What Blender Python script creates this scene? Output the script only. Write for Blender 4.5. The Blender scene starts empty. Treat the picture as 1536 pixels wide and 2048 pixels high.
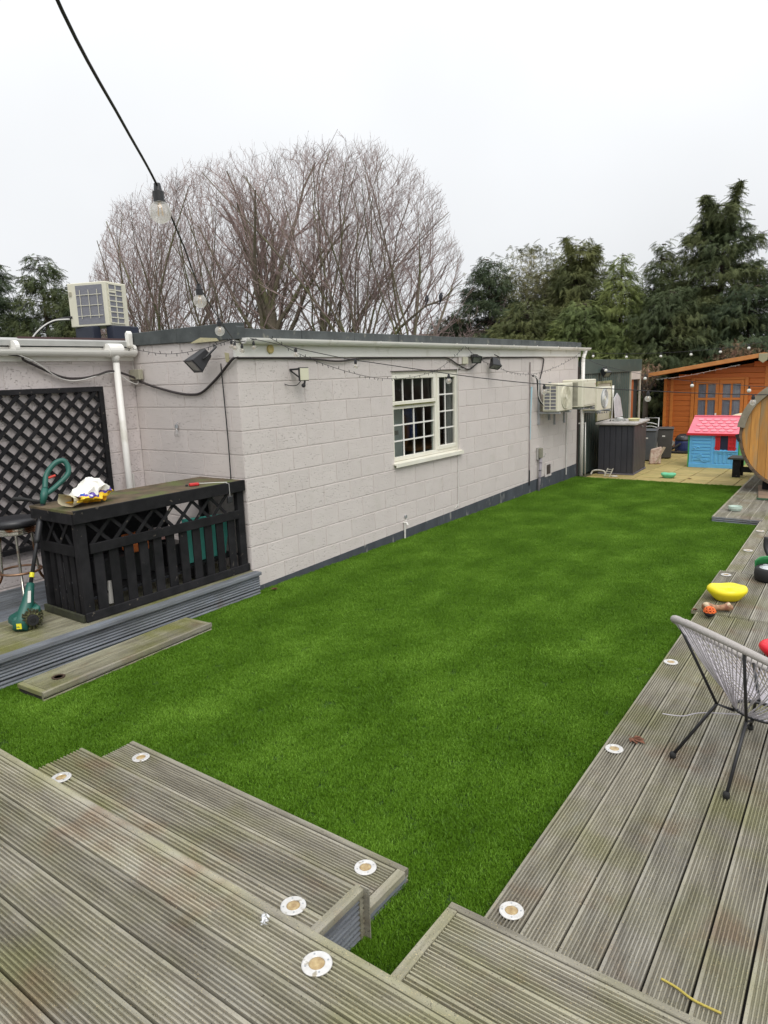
import bpy, math, random
import numpy as np
from mathutils import Vector, Matrix
R = math.radians
random.seed(7)
rng = np.random.default_rng(7)
sc = bpy.context.scene
col = sc.collection

# ------------------------------------------------------------------ camera
cd = bpy.data.cameras.new('camera')
cam = bpy.data.objects.new('camera', cd)
col.objects.link(cam)
right = Vector((0.80687, 0.58976, -0.03374))
fwd = Vector((-0.58431, 0.78841, -0.19234)).normalized()
up = right.cross(fwd).normalized()
right = fwd.cross(up).normalized()
m = Matrix((right, up, -fwd)).transposed().to_4x4()
m.translation = Vector((0, 0, 2.09))
cam.matrix_world = m
cd.sensor_fit = 'HORIZONTAL'
cd.sensor_width = 36
cd.lens = 32.96
cd.clip_start = 0.05
cd.clip_end = 2000
sc.camera = cam

# ------------------------------------------------------------------ sky, sun, exposure
w = bpy.data.worlds.new('World')
sc.world = w
w.use_nodes = True
nt = w.node_tree
nt.nodes.clear()
SUN_EL, SUN_AZ = 52.0, 125.0          # azimuth measured from +Y towards +X
sky = nt.nodes.new('ShaderNodeTexSky')
sky.sky_type = 'NISHITA'
sky.sun_disc = False
sky.sun_elevation = R(SUN_EL)
sky.sun_rotation = R(SUN_AZ)
hs = nt.nodes.new('ShaderNodeHueSaturation')
hs.inputs['Saturation'].default_value = 0.35
nt.links.new(sky.outputs[0], hs.inputs['Color'])
bg1 = nt.nodes.new('ShaderNodeBackground')
bg1.inputs['Strength'].default_value = 0.05
nt.links.new(hs.outputs[0], bg1.inputs['Color'])
# overcast cloud layer: brighter overhead than at the horizon, faint cloud mottling
tc = nt.nodes.new('ShaderNodeTexCoord')
sep = nt.nodes.new('ShaderNodeSeparateXYZ')
nt.links.new(tc.outputs['Generated'], sep.inputs[0])
mr = nt.nodes.new('ShaderNodeMapRange')
mr.inputs['From Min'].default_value = 0.0
mr.inputs['From Max'].default_value = 1.0
mr.inputs['To Min'].default_value = 0.78
mr.inputs['To Max'].default_value = 1.48
nt.links.new(sep.outputs['Z'], mr.inputs['Value'])
nz = nt.nodes.new('ShaderNodeTexNoise')
nz.inputs['Scale'].default_value = 2.2
nz.inputs['Detail'].default_value = 4
nz.inputs['Roughness'].default_value = 0.45
nt.links.new(tc.outputs['Generated'], nz.inputs['Vector'])
mr2 = nt.nodes.new('ShaderNodeMapRange')
mr2.inputs['From Min'].default_value = 0.3
mr2.inputs['From Max'].default_value = 0.7
mr2.inputs['To Min'].default_value = 0.93
mr2.inputs['To Max'].default_value = 1.05
nt.links.new(nz.outputs['Fac'], mr2.inputs['Value'])
mu = nt.nodes.new('ShaderNodeMath')
mu.operation = 'MULTIPLY'
nt.links.new(mr.outputs[0], mu.inputs[0])
nt.links.new(mr2.outputs[0], mu.inputs[1])
bg2 = nt.nodes.new('ShaderNodeBackground')
bg2.inputs['Color'].default_value = (0.955, 0.975, 1.0, 1)
nt.links.new(mu.outputs[0], bg2.inputs['Strength'])
mx = nt.nodes.new('ShaderNodeMixShader')
mx.inputs[0].default_value = 0.93
nt.links.new(bg1.outputs[0], mx.inputs[1])
nt.links.new(bg2.outputs[0], mx.inputs[2])
wo = nt.nodes.new('ShaderNodeOutputWorld')
nt.links.new(mx.outputs[0], wo.inputs['Surface'])

sl = bpy.data.lights.new('sun', 'SUN')
sl.energy = 1.5
sl.angle = R(38)
sl.color = (1.0, 0.965, 0.91)
sun = bpy.data.objects.new('sun', sl)
col.objects.link(sun)
sd = Vector((math.sin(R(SUN_AZ)) * math.cos(R(SUN_EL)), math.cos(R(SUN_AZ)) * math.cos(R(SUN_EL)), math.sin(R(SUN_EL))))
sun.rotation_euler = sd.to_track_quat('Z', 'Y').to_euler()
sun.location = (3, -3, 12)

sc.view_settings.view_transform = 'Standard'
sc.view_settings.look = 'None'
sc.view_settings.exposure = 0.12
sc.view_settings.gamma = 1.0
sc.view_settings.use_curve_mapping = False
sc.render.engine = 'CYCLES'

# ------------------------------------------------------------------ materials
MATS = {}

def lk(nt, a, b):
    nt.links.new(a, b)

def mat(name, c1, c2=None, scale=6.0, rough=0.7, bump=0.0, bscale=60.0, stretch=(1, 1, 1), metal=0.0,
        rnd=0.0, detail=5, c3=None, s3=2.0, t3=(0.5, 0.7), space='Object', spec=0.5, pits=0.0, pscale=90):
    if name in MATS:
        return MATS[name]
    ma = bpy.data.materials.new(name)
    ma.use_nodes = True
    n = ma.node_tree
    b = n.nodes['Principled BSDF']
    b.inputs['Roughness'].default_value = rough
    b.inputs['Metallic'].default_value = metal
    b.inputs['Specular IOR Level'].default_value = spec
    if space == 'World':
        g = n.nodes.new('ShaderNodeNewGeometry')
        src = g.outputs['Position']
    else:
        t = n.nodes.new('ShaderNodeTexCoord')
        src = t.outputs['Object']
    oi = n.nodes.new('ShaderNodeObjectInfo')
    mp = n.nodes.new('ShaderNodeMapping')
    mp.inputs['Scale'].default_value = stretch
    lk(n, src, mp.inputs['Vector'])
    if space != 'World':
        vm = n.nodes.new('ShaderNodeVectorMath')
        vm.operation = 'SCALE'
        vm.inputs[0].default_value = (17.3, 9.1, 13.7)
        lk(n, oi.outputs['Random'], vm.inputs['Scale'])
        lk(n, vm.outputs[0], mp.inputs['Location'])
    no = n.nodes.new('ShaderNodeTexNoise')
    no.inputs['Scale'].default_value = scale
    no.inputs['Detail'].default_value = detail
    no.inputs['Roughness'].default_value = 0.6
    lk(n, mp.outputs[0], no.inputs['Vector'])
    if c2 is None:
        c2 = tuple(min(1, v * 0.82) for v in c1)
    cr = n.nodes.new('ShaderNodeValToRGB')
    cr.color_ramp.elements[0].position = 0.32
    cr.color_ramp.elements[1].position = 0.68
    cr.color_ramp.elements[0].color = (*c2, 1)
    cr.color_ramp.elements[1].color = (*c1, 1)
    lk(n, no.outputs['Fac'], cr.inputs['Fac'])
    out = cr.outputs['Color']
    if c3 is not None:
        n3 = n.nodes.new('ShaderNodeTexNoise')
        n3.inputs['Scale'].default_value = s3
        n3.inputs['Detail'].default_value = 4
        lk(n, mp.outputs[0], n3.inputs['Vector'])
        r3 = n.nodes.new('ShaderNodeMapRange')
        r3.inputs['From Min'].default_value = t3[0]
        r3.inputs['From Max'].default_value = t3[1]
        lk(n, n3.outputs['Fac'], r3.inputs['Value'])
        mi = n.nodes.new('ShaderNodeMix')
        mi.data_type = 'RGBA'
        lk(n, r3.outputs[0], mi.inputs['Factor'])
        lk(n, out, mi.inputs['A'])
        mi.inputs['B'].default_value = (*c3, 1)
        out = mi.outputs['Result']
    if pits > 0:
        nq = n.nodes.new('ShaderNodeTexNoise')
        nq.inputs['Scale'].default_value = pscale
        nq.inputs['Detail'].default_value = 1.5
        lk(n, mp.outputs[0], nq.inputs['Vector'])
        rq = n.nodes.new('ShaderNodeMapRange')
        rq.inputs['From Min'].default_value = 0.27
        rq.inputs['From Max'].default_value = 0.345
        rq.inputs['To Min'].default_value = 0.32
        rq.inputs['To Max'].default_value = 0
        lk(n, nq.outputs['Fac'], rq.inputs['Value'])
        mq = n.nodes.new('ShaderNodeMix')
        mq.data_type = 'RGBA'
        lk(n, rq.outputs[0], mq.inputs['Factor'])
        lk(n, out, mq.inputs['A'])
        mq.inputs['B'].default_value = (.26, .23, .21, 1)
        out = mq.outputs['Result']
    if rnd > 0:
        rr = n.nodes.new('ShaderNodeMapRange')
        rr.inputs['To Min'].default_value = 1 - rnd
        rr.inputs['To Max'].default_value = 1 + rnd
        lk(n, oi.outputs['Random'], rr.inputs['Value'])
        h = n.nodes.new('ShaderNodeHueSaturation')
        lk(n, rr.outputs[0], h.inputs['Value'])
        lk(n, out, h.inputs['Color'])
        out = h.outputs['Color']
    lk(n, out, b.inputs['Base Color'])
    if bump > 0 or pits > 0:
        bp = n.nodes.new('ShaderNodeBump')
        bp.inputs['Strength'].default_value = 1.0
        bp.inputs['Distance'].default_value = max(bump, pits)
        nb = n.nodes.new('ShaderNodeTexNoise')
        nb.inputs['Scale'].default_value = bscale
        nb.inputs['Detail'].default_value = 4
        lk(n, mp.outputs[0], nb.inputs['Vector'])
        hsrc = nb.outputs['Fac']
        if pits > 0:
            np_ = n.nodes.new('ShaderNodeTexNoise')
            np_.inputs['Scale'].default_value = pscale
            np_.inputs['Detail'].default_value = 1.5
            lk(n, mp.outputs[0], np_.inputs['Vector'])
            pr = n.nodes.new('ShaderNodeMapRange')
            pr.inputs['From Min'].default_value = 0.27
            pr.inputs['From Max'].default_value = 0.40
            pr.inputs['To Min'].default_value = -2.5
            pr.inputs['To Max'].default_value = 0
            lk(n, np_.outputs['Fac'], pr.inputs['Value'])
            ad = n.nodes.new('ShaderNodeMath')
            ad.operation = 'ADD'
            lk(n, hsrc, ad.inputs[0])
            lk(n, pr.outputs[0], ad.inputs[1])
            hsrc = ad.outputs[0]
        lk(n, hsrc, bp.inputs['Height'])
        lk(n, bp.outputs[0], b.inputs['Normal'])
    MATS[name] = ma
    return ma

def glassy(name, tint=(1, 1, 1), mixf=0.35, rough=0.02):
    if name in MATS:
        return MATS[name]
    ma = bpy.data.materials.new(name)
    ma.use_nodes = True
    n = ma.node_tree
    n.nodes.clear()
    o = n.nodes.new('ShaderNodeOutputMaterial')
    tr = n.nodes.new('ShaderNodeBsdfTransparent')
    tr.inputs[0].default_value = (*tint, 1)
    gl = n.nodes.new('ShaderNodeBsdfGlossy')
    gl.inputs['Roughness'].default_value = rough
    fr = n.nodes.new('ShaderNodeFresnel')
    fr.inputs['IOR'].default_value = 1.5
    ms = n.nodes.new('ShaderNodeMath')
    ms.operation = 'MULTIPLY_ADD'
    ms.inputs[1].default_value = 1.0
    ms.inputs[2].default_value = mixf
    ms.use_clamp = True
    lk(n, fr.outputs[0], ms.inputs[0])
    mx = n.nodes.new('ShaderNodeMixShader')
    gb_ = n.nodes.new('ShaderNodeNewGeometry')
    iv = n.nodes.new('ShaderNodeMath')
    iv.operation = 'SUBTRACT'
    iv.inputs[0].default_value = 1.0
    lk(n, gb_.outputs['Backfacing'], iv.inputs[1])
    mb_ = n.nodes.new('ShaderNodeMath')
    mb_.operation = 'MULTIPLY'
    lk(n, ms.outputs[0], mb_.inputs[0])
    lk(n, iv.outputs[0], mb_.inputs[1])
    lk(n, mb_.outputs[0], mx.inputs[0])
    lk(n, tr.outputs[0], mx.inputs[1])
    lk(n, gl.outputs[0], mx.inputs[2])
    lk(n, mx.outputs[0], o.inputs['Surface'])
    MATS[name] = ma
    return ma

def M_deck(name, tint=(1, 1, 1), green=0.5):
    """weathered grooved decking: grey silver timber, streaks along the grain, algae, fine grit"""
    if name in MATS:
        return MATS[name]
    ma = bpy.data.materials.new(name)
    ma.use_nodes = True
    n = ma.node_tree
    b = n.nodes['Principled BSDF']
    b.inputs['Roughness'].default_value = 0.78
    b.inputs['Specular IOR Level'].default_value = 0.3
    t = n.nodes.new('ShaderNodeTexCoord')
    oi = n.nodes.new('ShaderNodeObjectInfo')
    geo = n.nodes.new('ShaderNodeNewGeometry')
    vm = n.nodes.new('ShaderNodeVectorMath')
    vm.operation = 'SCALE'
    vm.inputs[0].default_value = (31.3, 19.1, 7.7)
    lk(n, oi.outputs['Random'], vm.inputs['Scale'])
    def noise(scale, st, det=5, src=None, rough=0.6):
        mp = n.nodes.new('ShaderNodeMapping')
        mp.inputs['Scale'].default_value = st
        if src is None:
            lk(n, t.outputs['Object'], mp.inputs['Vector'])
            lk(n, vm.outputs[0], mp.inputs['Location'])
        else:
            lk(n, src, mp.inputs['Vector'])
        no = n.nodes.new('ShaderNodeTexNoise')
        no.inputs['Scale'].default_value = scale
        no.inputs['Detail'].default_value = det
        no.inputs['Roughness'].default_value = rough
        lk(n, mp.outputs[0], no.inputs['Vector'])
        return no.outputs['Fac']
    def ramp(v, a, b_, ca, cb):
        r = n.nodes.new('ShaderNodeValToRGB')
        r.color_ramp.elements[0].position = a
        r.color_ramp.elements[1].position = b_
        r.color_ramp.elements[0].color = (*ca, 1)
        r.color_ramp.elements[1].color = (*cb, 1)
        lk(n, v, r.inputs['Fac'])
        return r.outputs['Color']
    def mapr(v, a, b_, lo, hi):
        r = n.nodes.new('ShaderNodeMapRange')
        r.inputs['From Min'].default_value = a
        r.inputs['From Max'].default_value = b_
        r.inputs['To Min'].default_value = lo
        r.inputs['To Max'].default_value = hi
        lk(n, v, r.inputs['Value'])
        return r.outputs[0]
    def mix(f, a, bcol):
        mi = n.nodes.new('ShaderNodeMix')
        mi.data_type = 'RGBA'
        lk(n, f, mi.inputs['Factor'])
        lk(n, a, mi.inputs['A'])
        mi.inputs['B'].default_value = (*bcol, 1)
        return mi.outputs['Result']
    T = lambda c: tuple(c[i] * tint[i] for i in range(3))
    base = ramp(noise(5, (0.5, 4, 4), 6), 0.3, 0.7, T((0.180, 0.164, 0.138)), T((0.405, 0.380, 0.325)))
    base = mix(mapr(noise(1.3, (1, 1.6, 1), 4, geo.outputs['Position']), 0.46, 0.66, 0, green), base, T((0.20, 0.20, 0.075)))
    base = mix(mapr(noise(2.1, (1, 1.3, 1), 4, geo.outputs['Position']), 0.56, 0.70, 0, 0.55), base, T((0.21, 0.125, 0.075)))
    base = mix(mapr(noise(5.1, (0.5, 1.3, 1), 4), 0.58, 0.75, 0, 0.5), base, T((0.36, 0.355, 0.33)))
    base = mix(mapr(noise(260, (1, 1, 1), 2, geo.outputs['Position']), 0.64, 0.69, 0, 0.85), base, T((0.60, 0.50, 0.28)))
    base = mix(mapr(noise(170, (1, 1, 1), 2), 0.62, 0.69, 0, 0.75), base, T((0.05, 0.04, 0.03)))
    rr = mapr(oi.outputs['Random'], 0, 1, 0.84, 1.16)
    h = n.nodes.new('ShaderNodeHueSaturation')
    lk(n, rr, h.inputs['Value'])
    lk(n, base, h.inputs['Color'])
    lk(n, h.outputs[0], b.inputs['Base Color'])
    bp = n.nodes.new('ShaderNodeBump')
    bp.inputs['Distance'].default_value = 0.0012
    lk(n, noise(60, (0.25, 6, 6), 4), bp.inputs['Height'])
    lk(n, bp.outputs[0], b.inputs['Normal'])
    MATS[name] = ma
    return ma

deckm = M_deck('weathered_decking', (1.0, 1.0, 0.95), 0.62)
deckm2 = M_deck('greyer_decking', (0.96, 0.97, 0.97), 0.35)
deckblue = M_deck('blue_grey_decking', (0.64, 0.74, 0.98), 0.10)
deckmoss = M_deck('mossy_decking', (0.95, 0.97, 0.82), 0.95)
gapshade = mat('gap_shade_joist', (0.035, 0.03, 0.025), rough=0.9)  # frame coloured near-black so the shade in the board gaps is painted
blockm = mat('painted_block', (0.665, 0.608, 0.580), (0.63, 0.572, 0.545), scale=3.0, rough=0.62, bump=0.0012, bscale=70, rnd=0.025,
             c3=(0.57, 0.53, 0.48), s3=3.1, t3=(0.62, 0.85), pits=0.0015, pscale=60)
blockpink = mat('painted_block_shaded', (0.64, 0.58, 0.565), (0.60, 0.54, 0.525), scale=3.0, rough=0.62, bump=0.0014, bscale=70, rnd=0.04,
                c3=(0.46, 0.40, 0.38), s3=3.1, t3=(0.58, 0.80), pits=0.0024, pscale=56)  # darker copy of the wall paint: shade of the recess is in the colour
mortar = mat('painted_mortar', (0.655, 0.60, 0.572), (0.61, 0.555, 0.53), scale=8, rough=0.7, bump=0.001, bscale=90)
plinthm = mat('dark_plinth_paint', (0.075, 0.085, 0.10), (0.045, 0.052, 0.062), scale=5, rough=0.75, bump=0.003, bscale=25, c3=(0.22, 0.22, 0.21), s3=14, t3=(0.62, 0.70), stretch=(1, 1, 0.3))
pvc = mat('white_pvc', (0.88, 0.86, 0.82), (0.82, 0.80, 0.75), scale=2.5, rough=0.4, c3=(0.55, 0.52, 0.42), s3=4, t3=(0.60, 0.80))
pvccream = mat('cream_pvc', (0.83, 0.81, 0.72), (0.76, 0.73, 0.62), scale=3, rough=0.38, c3=(0.55, 0.52, 0.25), s3=5, t3=(0.66, 0.8))
mossm = mat('moss', (0.16, 0.15, 0.04), (0.08, 0.09, 0.02), scale=40, rough=0.95, bump=0.004, bscale=90)
felt = mat('roof_felt', (0.095, 0.105, 0.105), (0.055, 0.062, 0.062), scale=5, rough=0.95, bump=0.002, bscale=120, c3=(0.18, 0.18, 0.15), s3=9, t3=(0.62, 0.72))
blackwood = mat('black_stained_wood', (0.020, 0.019, 0.021), (0.007, 0.007, 0.008), scale=7, spec=0.25, rough=0.75, bump=0.001, bscale=60, stretch=(1, 1, 1), rnd=0.25,
                c3=(0.13, 0.11, 0.09), s3=22, t3=(0.68, 0.74))
mouldytop = mat('mouldy_board_top', (0.15, 0.105, 0.062), (0.06, 0.05, 0.028), scale=7, rough=0.9, bump=0.003, bscale=40, c3=(0.10, 0.115, 0.035), s3=4, t3=(0.5, 0.65))
blackplastic = mat('black_plastic', (0.025, 0.025, 0.028), rough=0.45)
blackrubber = mat('black_rubber', (0.018, 0.018, 0.018), rough=0.8)
cablem = mat('black_cable', (0.02, 0.018, 0.02), (0.012, 0.011, 0.014), rough=0.6)
conduit = mat('dark_conduit', (0.045, 0.036, 0.036), rough=0.6)
whitecable = mat('white_cable', (0.72, 0.70, 0.66), rough=0.5)
acm = mat('aged_cream_casing', (0.74, 0.71, 0.58), (0.66, 0.63, 0.50), scale=3, rough=0.45, c3=(0.50, 0.46, 0.33), s3=6, t3=(0.62, 0.78))
coil = mat('condenser_coil', (0.27, 0.27, 0.30), (0.19, 0.19, 0.215), scale=14, rough=0.55, metal=0.3, stretch=(1, 1, 14))
galv = mat('galvanised_steel', (0.50, 0.52, 0.54), (0.36, 0.38, 0.40), scale=9, rough=0.45, metal=0.7)
steelrim = mat('polished_light_rim', (0.72, 0.71, 0.69), (0.60, 0.58, 0.55), scale=40, rough=0.35, metal=0.35, c3=(0.36, 0.32, 0.24), s3=30, t3=(0.60, 0.70))
lens = mat('amber_lens', (0.52, 0.40, 0.20), (0.30, 0.19, 0.08), scale=45, rough=0.15)
chrome = mat('rusty_chrome', (0.62, 0.60, 0.55), (0.46, 0.43, 0.38), scale=6, rough=0.25, metal=0.9, c3=(0.26, 0.12, 0.06), s3=9, t3=(0.54, 0.62))
blueslab = None

# ------------------------------------------------------------------ mesh builder
class MB:
    def __init__(s):
        s.v = []
        s.f = []
    def add(s, vs, fs):
        k = len(s.v)
        s.v.extend([tuple(q) for q in vs])
        s.f.extend([tuple(i + k for i in f) for f in fs])
        return s
    def box(s, a, b):
        x0, y0, z0 = [min(a[i], b[i]) for i in range(3)]
        x1, y1, z1 = [max(a[i], b[i]) for i in range(3)]
        return s.add([(x0, y0, z0), (x1, y0, z0), (x1, y1, z0), (x0, y1, z0), (x0, y0, z1), (x1, y0, z1), (x1, y1, z1), (x0, y1, z1)],
                     [(0, 3, 2, 1), (4, 5, 6, 7), (0, 1, 5, 4), (1, 2, 6, 5), (2, 3, 7, 6), (3, 0, 4, 7)])
    def bar(s, p, q, w_, h_, upv=(0, 0, 1)):
        p, q = Vector(p), Vector(q)
        d = (q - p).normalized()
        u = Vector(upv)
        sd_ = d.cross(u)
        if sd_.length < 1e-4:
            sd_ = d.cross(Vector((1, 0, 0)))
        sd_.normalize()
        u = sd_.cross(d).normalized()
        a, b = sd_ * w_ / 2, u * h_ / 2
        vs = [p - a - b, p + a - b, p + a + b, p - a + b, q - a - b, q + a - b, q + a + b, q - a + b]
        return s.add(vs, [(0, 3, 2, 1), (4, 5, 6, 7), (0, 1, 5, 4), (1, 2, 6, 5), (2, 3, 7, 6), (3, 0, 4, 7)][::1])
    def cyl(s, p, q, r0, r1=None, n=12, cap=True):
        r1 = r0 if r1 is None else r1
        return s.tube([p, q], [r0, r1], n, cap)
    def tube(s, pts, rad, n=8, cap=True, closed=False):
        pts = [Vector(p) for p in pts]
        m_ = len(pts)
        if not hasattr(rad, '__len__'):
            rad = [rad] * m_
        vs, fs = [], []
        nrm = None
        for i, p in enumerate(pts):
            if closed:
                d = pts[(i + 1) % m_] - pts[i - 1]
            else:
                d = pts[min(i + 1, m_ - 1)] - pts[max(i - 1, 0)]
            if d.length < 1e-9:
                d = Vector((0, 0, 1))
            d.normalize()
            if nrm is None:
                nrm = d.orthogonal().normalized()
            else:
                nrm = (nrm - d * nrm.dot(d))
                nrm = nrm.normalized() if nrm.length > 1e-6 else d.orthogonal().normalized()
            bi = d.cross(nrm)
            for k in range(n):
                a = 2 * math.pi * k / n
                vs.append(p + (nrm * math.cos(a) + bi * math.sin(a)) * rad[i])
        for i in range(m_ if closed else m_ - 1):
            j = (i + 1) % m_
            for k in range(n):
                fs.append((i * n + k, i * n + (k + 1) % n, j * n + (k + 1) % n, j * n + k))
        if cap and not closed:
            fs.append(tuple(range(n - 1, -1, -1)))
            fs.append(tuple((m_ - 1) * n + k for k in range(n)))
        return s.add(vs, fs)
    def lathe(s, prof, n=20, c=(0, 0, 0), sx=1, sy=1, axis='z'):
        vs, fs = [], []
        for r_, z in prof:
            for k in range(n):
                a = 2 * math.pi * k / n
                x, y = r_ * math.cos(a) * sx, r_ * math.sin(a) * sy
                if axis == 'z':
                    vs.append((c[0] + x, c[1] + y, c[2] + z))
                elif axis == 'x':
                    vs.append((c[0] + z, c[1] + x, c[2] + y))
                else:
                    vs.append((c[0] + y, c[1] + z, c[2] + x))
        for i in range(len(prof) - 1):
            for k in range(n):
                fs.append((i * n + k, i * n + (k + 1) % n, (i + 1) * n + (k + 1) % n, (i + 1) * n + k))
        fs.append(tuple(range(n - 1, -1, -1)))
        fs.append(tuple((len(prof) - 1) * n + k for k in range(n)))
        return s.add(vs, fs)
    def prism(s, poly, e):
        e = Vector(e)
        n = len(poly)
        vs = [Vector(p) for p in poly] + [Vector(p) + e for p in poly]
        fs = [tuple(range(n - 1, -1, -1)), tuple(range(n, 2 * n))]
        for k in range(n):
            fs.append((k, (k + 1) % n, n + (k + 1) % n, n + k))
        return s.add(vs, fs)
    def ball(s, c, r_, n=12, sc_=(1, 1, 1)):
        prof = [(max(1e-4, r_ * math.sin(math.pi * i / (n // 2 + 2))), -r_ * math.cos(math.pi * i / (n // 2 + 2))) for i in range(n // 2 + 3)]
        k = len(s.v)
        s.lathe(prof, n, (0, 0, 0))
        for i in range(k, len(s.v)):
            v = s.v[i]
            s.v[i] = (v[0] * sc_[0] + c[0], v[1] * sc_[1] + c[1], v[2] * sc_[2] + c[2])
        return s
    def mesh(s, name):
        me = bpy.data.meshes.new(name)
        me.from_pydata([tuple(v) for v in s.v], [], s.f)
        me.update()
        import bmesh
        bm = bmesh.new()
        bm.from_mesh(me)
        bmesh.ops.recalc_face_normals(bm, faces=bm.faces)
        bm.to_mesh(me)
        bm.free()
        return me
    def build(s, name, ma, parent=None, smooth=False, loc=None, bev=0.0, sub=0):
        me = s.mesh(name)
        o = obj(name, me, ma, parent)
        if loc is not None:
            o.location = loc
        if smooth:
            for p in me.polygons:
                p.use_smooth = True
        if bev > 0:
            b = o.modifiers.new('bevel', 'BEVEL')
            b.width = bev
            b.segments = 1
            b.limit_method = 'ANGLE'
        if sub:
            b = o.modifiers.new('subdivision', 'SUBSURF')
            b.levels = b.render_levels = sub
        return o

def obj(name, me, ma=None, parent=None):
    o = bpy.data.objects.new(name, me)
    col.objects.link(o)
    if ma is not None and len(me.materials) == 0:
        me.materials.append(ma)
    if parent is not None:
        o.parent = parent
    return o

def thing(name, label, cat, loc=(0, 0, 0), rz=0.0, group=None):
    o = bpy.data.objects.new(name, None)
    o.empty_display_size = 0.1
    col.objects.link(o)
    o.location = loc
    o.rotation_euler = (0, 0, rz)
    return tag(o, label, cat, group)

def tag(o, label, cat, group=None):
    o['label'] = label
    o['category'] = cat
    if group:
        o['group'] = group
    return o

def struct(o, kind='structure'):
    o['kind'] = kind
    return o

def dup(root, loc=None, rz=None, label=None):
    r_ = root.copy()
    col.objects.link(r_)
    if loc is not None:
        r_.location = loc
    if rz is not None:
        r_.rotation_euler = (0, 0, rz)
    if label:
        r_['label'] = label
    for ch in list(root.children):
        c = ch.copy()
        col.objects.link(c)
        c.parent = r_
        for g in list(ch.children):
            d = g.copy()
            col.objects.link(d)
            d.parent = c
    return r_

def smoothpath(pts, k=6):
    pts = [Vector(p) for p in pts]
    out = []
    for i in range(len(pts) - 1):
        p0 = pts[max(i - 1, 0)]
        p1, p2 = pts[i], pts[i + 1]
        p3 = pts[min(i + 2, len(pts) - 1)]
        for j in range(k):
            t = j / k
            out.append(0.5 * ((2 * p1) + (p2 - p0) * t + (2 * p0 - 5 * p1 + 4 * p2 - p3) * t * t + (3 * p1 - p0 - 3 * p2 + p3) * t ** 3))
    out.append(pts[-1])
    return out

def npmesh(name, V, F):
    me = bpy.data.meshes.new(name)
    V = np.asarray(V, np.float32)
    F = np.asarray(F, np.int32)
    me.vertices.add(len(V))
    me.vertices.foreach_set('co', V.ravel())
    k = F.shape[1]
    me.loops.add(F.size)
    me.loops.foreach_set('vertex_index', F.ravel())
    me.polygons.add(len(F))
    me.polygons.foreach_set('loop_start', np.arange(0, F.size, k, dtype=np.int32))
    me.polygons.foreach_set('loop_total', np.full(len(F), k, np.int32))
    me.update(calc_edges=True)
    return me

# ------------------------------------------------------------------ ground
gm = mat('field_soil', (0.06, 0.075, 0.03), (0.04, 0.05, 0.02), scale=0.3, rough=1, space='World')
g = MB().add([(-600, -600, -0.03), (600, -600, -0.03), (600, 900, -0.03), (-600, 900, -0.03)], [(0, 1, 2, 3)]).build('ground', gm)
struct(g)
g['label'] = 'rough ground stretching out beyond the garden'

lawnbase = mat('turf_backing', (0.03, 0.07, 0.008), (0.02, 0.05, 0.006), scale=30, rough=1, space='World')  # backing darkened: depth between the blades is put into its colour
LX0, LX1, LY0, LY1 = -5.04, -1.02, 0.4, 13.08
nxl, nyl = 20, 60
V = []
for j in range(nyl + 1):
    for i in range(nxl + 1):
        x = LX0 + (LX1 - LX0) * i / nxl
        y = LY0 + (LY1 - LY0) * j / nyl
        V.append((x, y, 0.0))
F = [(j * (nxl + 1) + i, j * (nxl + 1) + i + 1, (j + 1) * (nxl + 1) + i + 1, (j + 1) * (nxl + 1) + i) for j in range(nyl) for i in range(nxl)]
lawn = obj('lawn', npmesh('lawn', V, F), lawnbase)
struct(lawn)
lawn['label'] = 'flat green artificial lawn between the block wall and the decking'

# turf pile: a tuft patch of bent blades, instanced over the lawn
def blade_patch(nb=90, size=0.075):
    V, F = [], []
    for k in range(nb):
        x, y = (random.random() - 0.5) * size, (random.random() - 0.5) * size
        h = random.uniform(0.011, 0.022)
        a = random.uniform(0, 2 * math.pi)
        wdt = random.uniform(0.0011, 0.0019)
        ca, sa = math.cos(a), math.sin(a)
        le = random.uniform(0.004, 0.017)
        la = random.uniform(0, 2 * math.pi)
        lx, ly = math.cos(la) * le, math.sin(la) * le
        i = len(V)
        V += [(x - ca * wdt, y - sa * wdt, 0), (x + ca * wdt, y + sa * wdt, 0),
              (x + lx * .4 + ca * wdt * .8, y + ly * .4 + sa * wdt * .8, h * .6), (x + lx * .4 - ca * wdt * .8, y + ly * .4 - sa * wdt * .8, h * .6),
              (x + lx, y + ly, h)]
        F += [(i, i + 1, i + 2), (i, i + 2, i + 3), (i + 3, i + 2, i + 4)]
    return V, F

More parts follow.
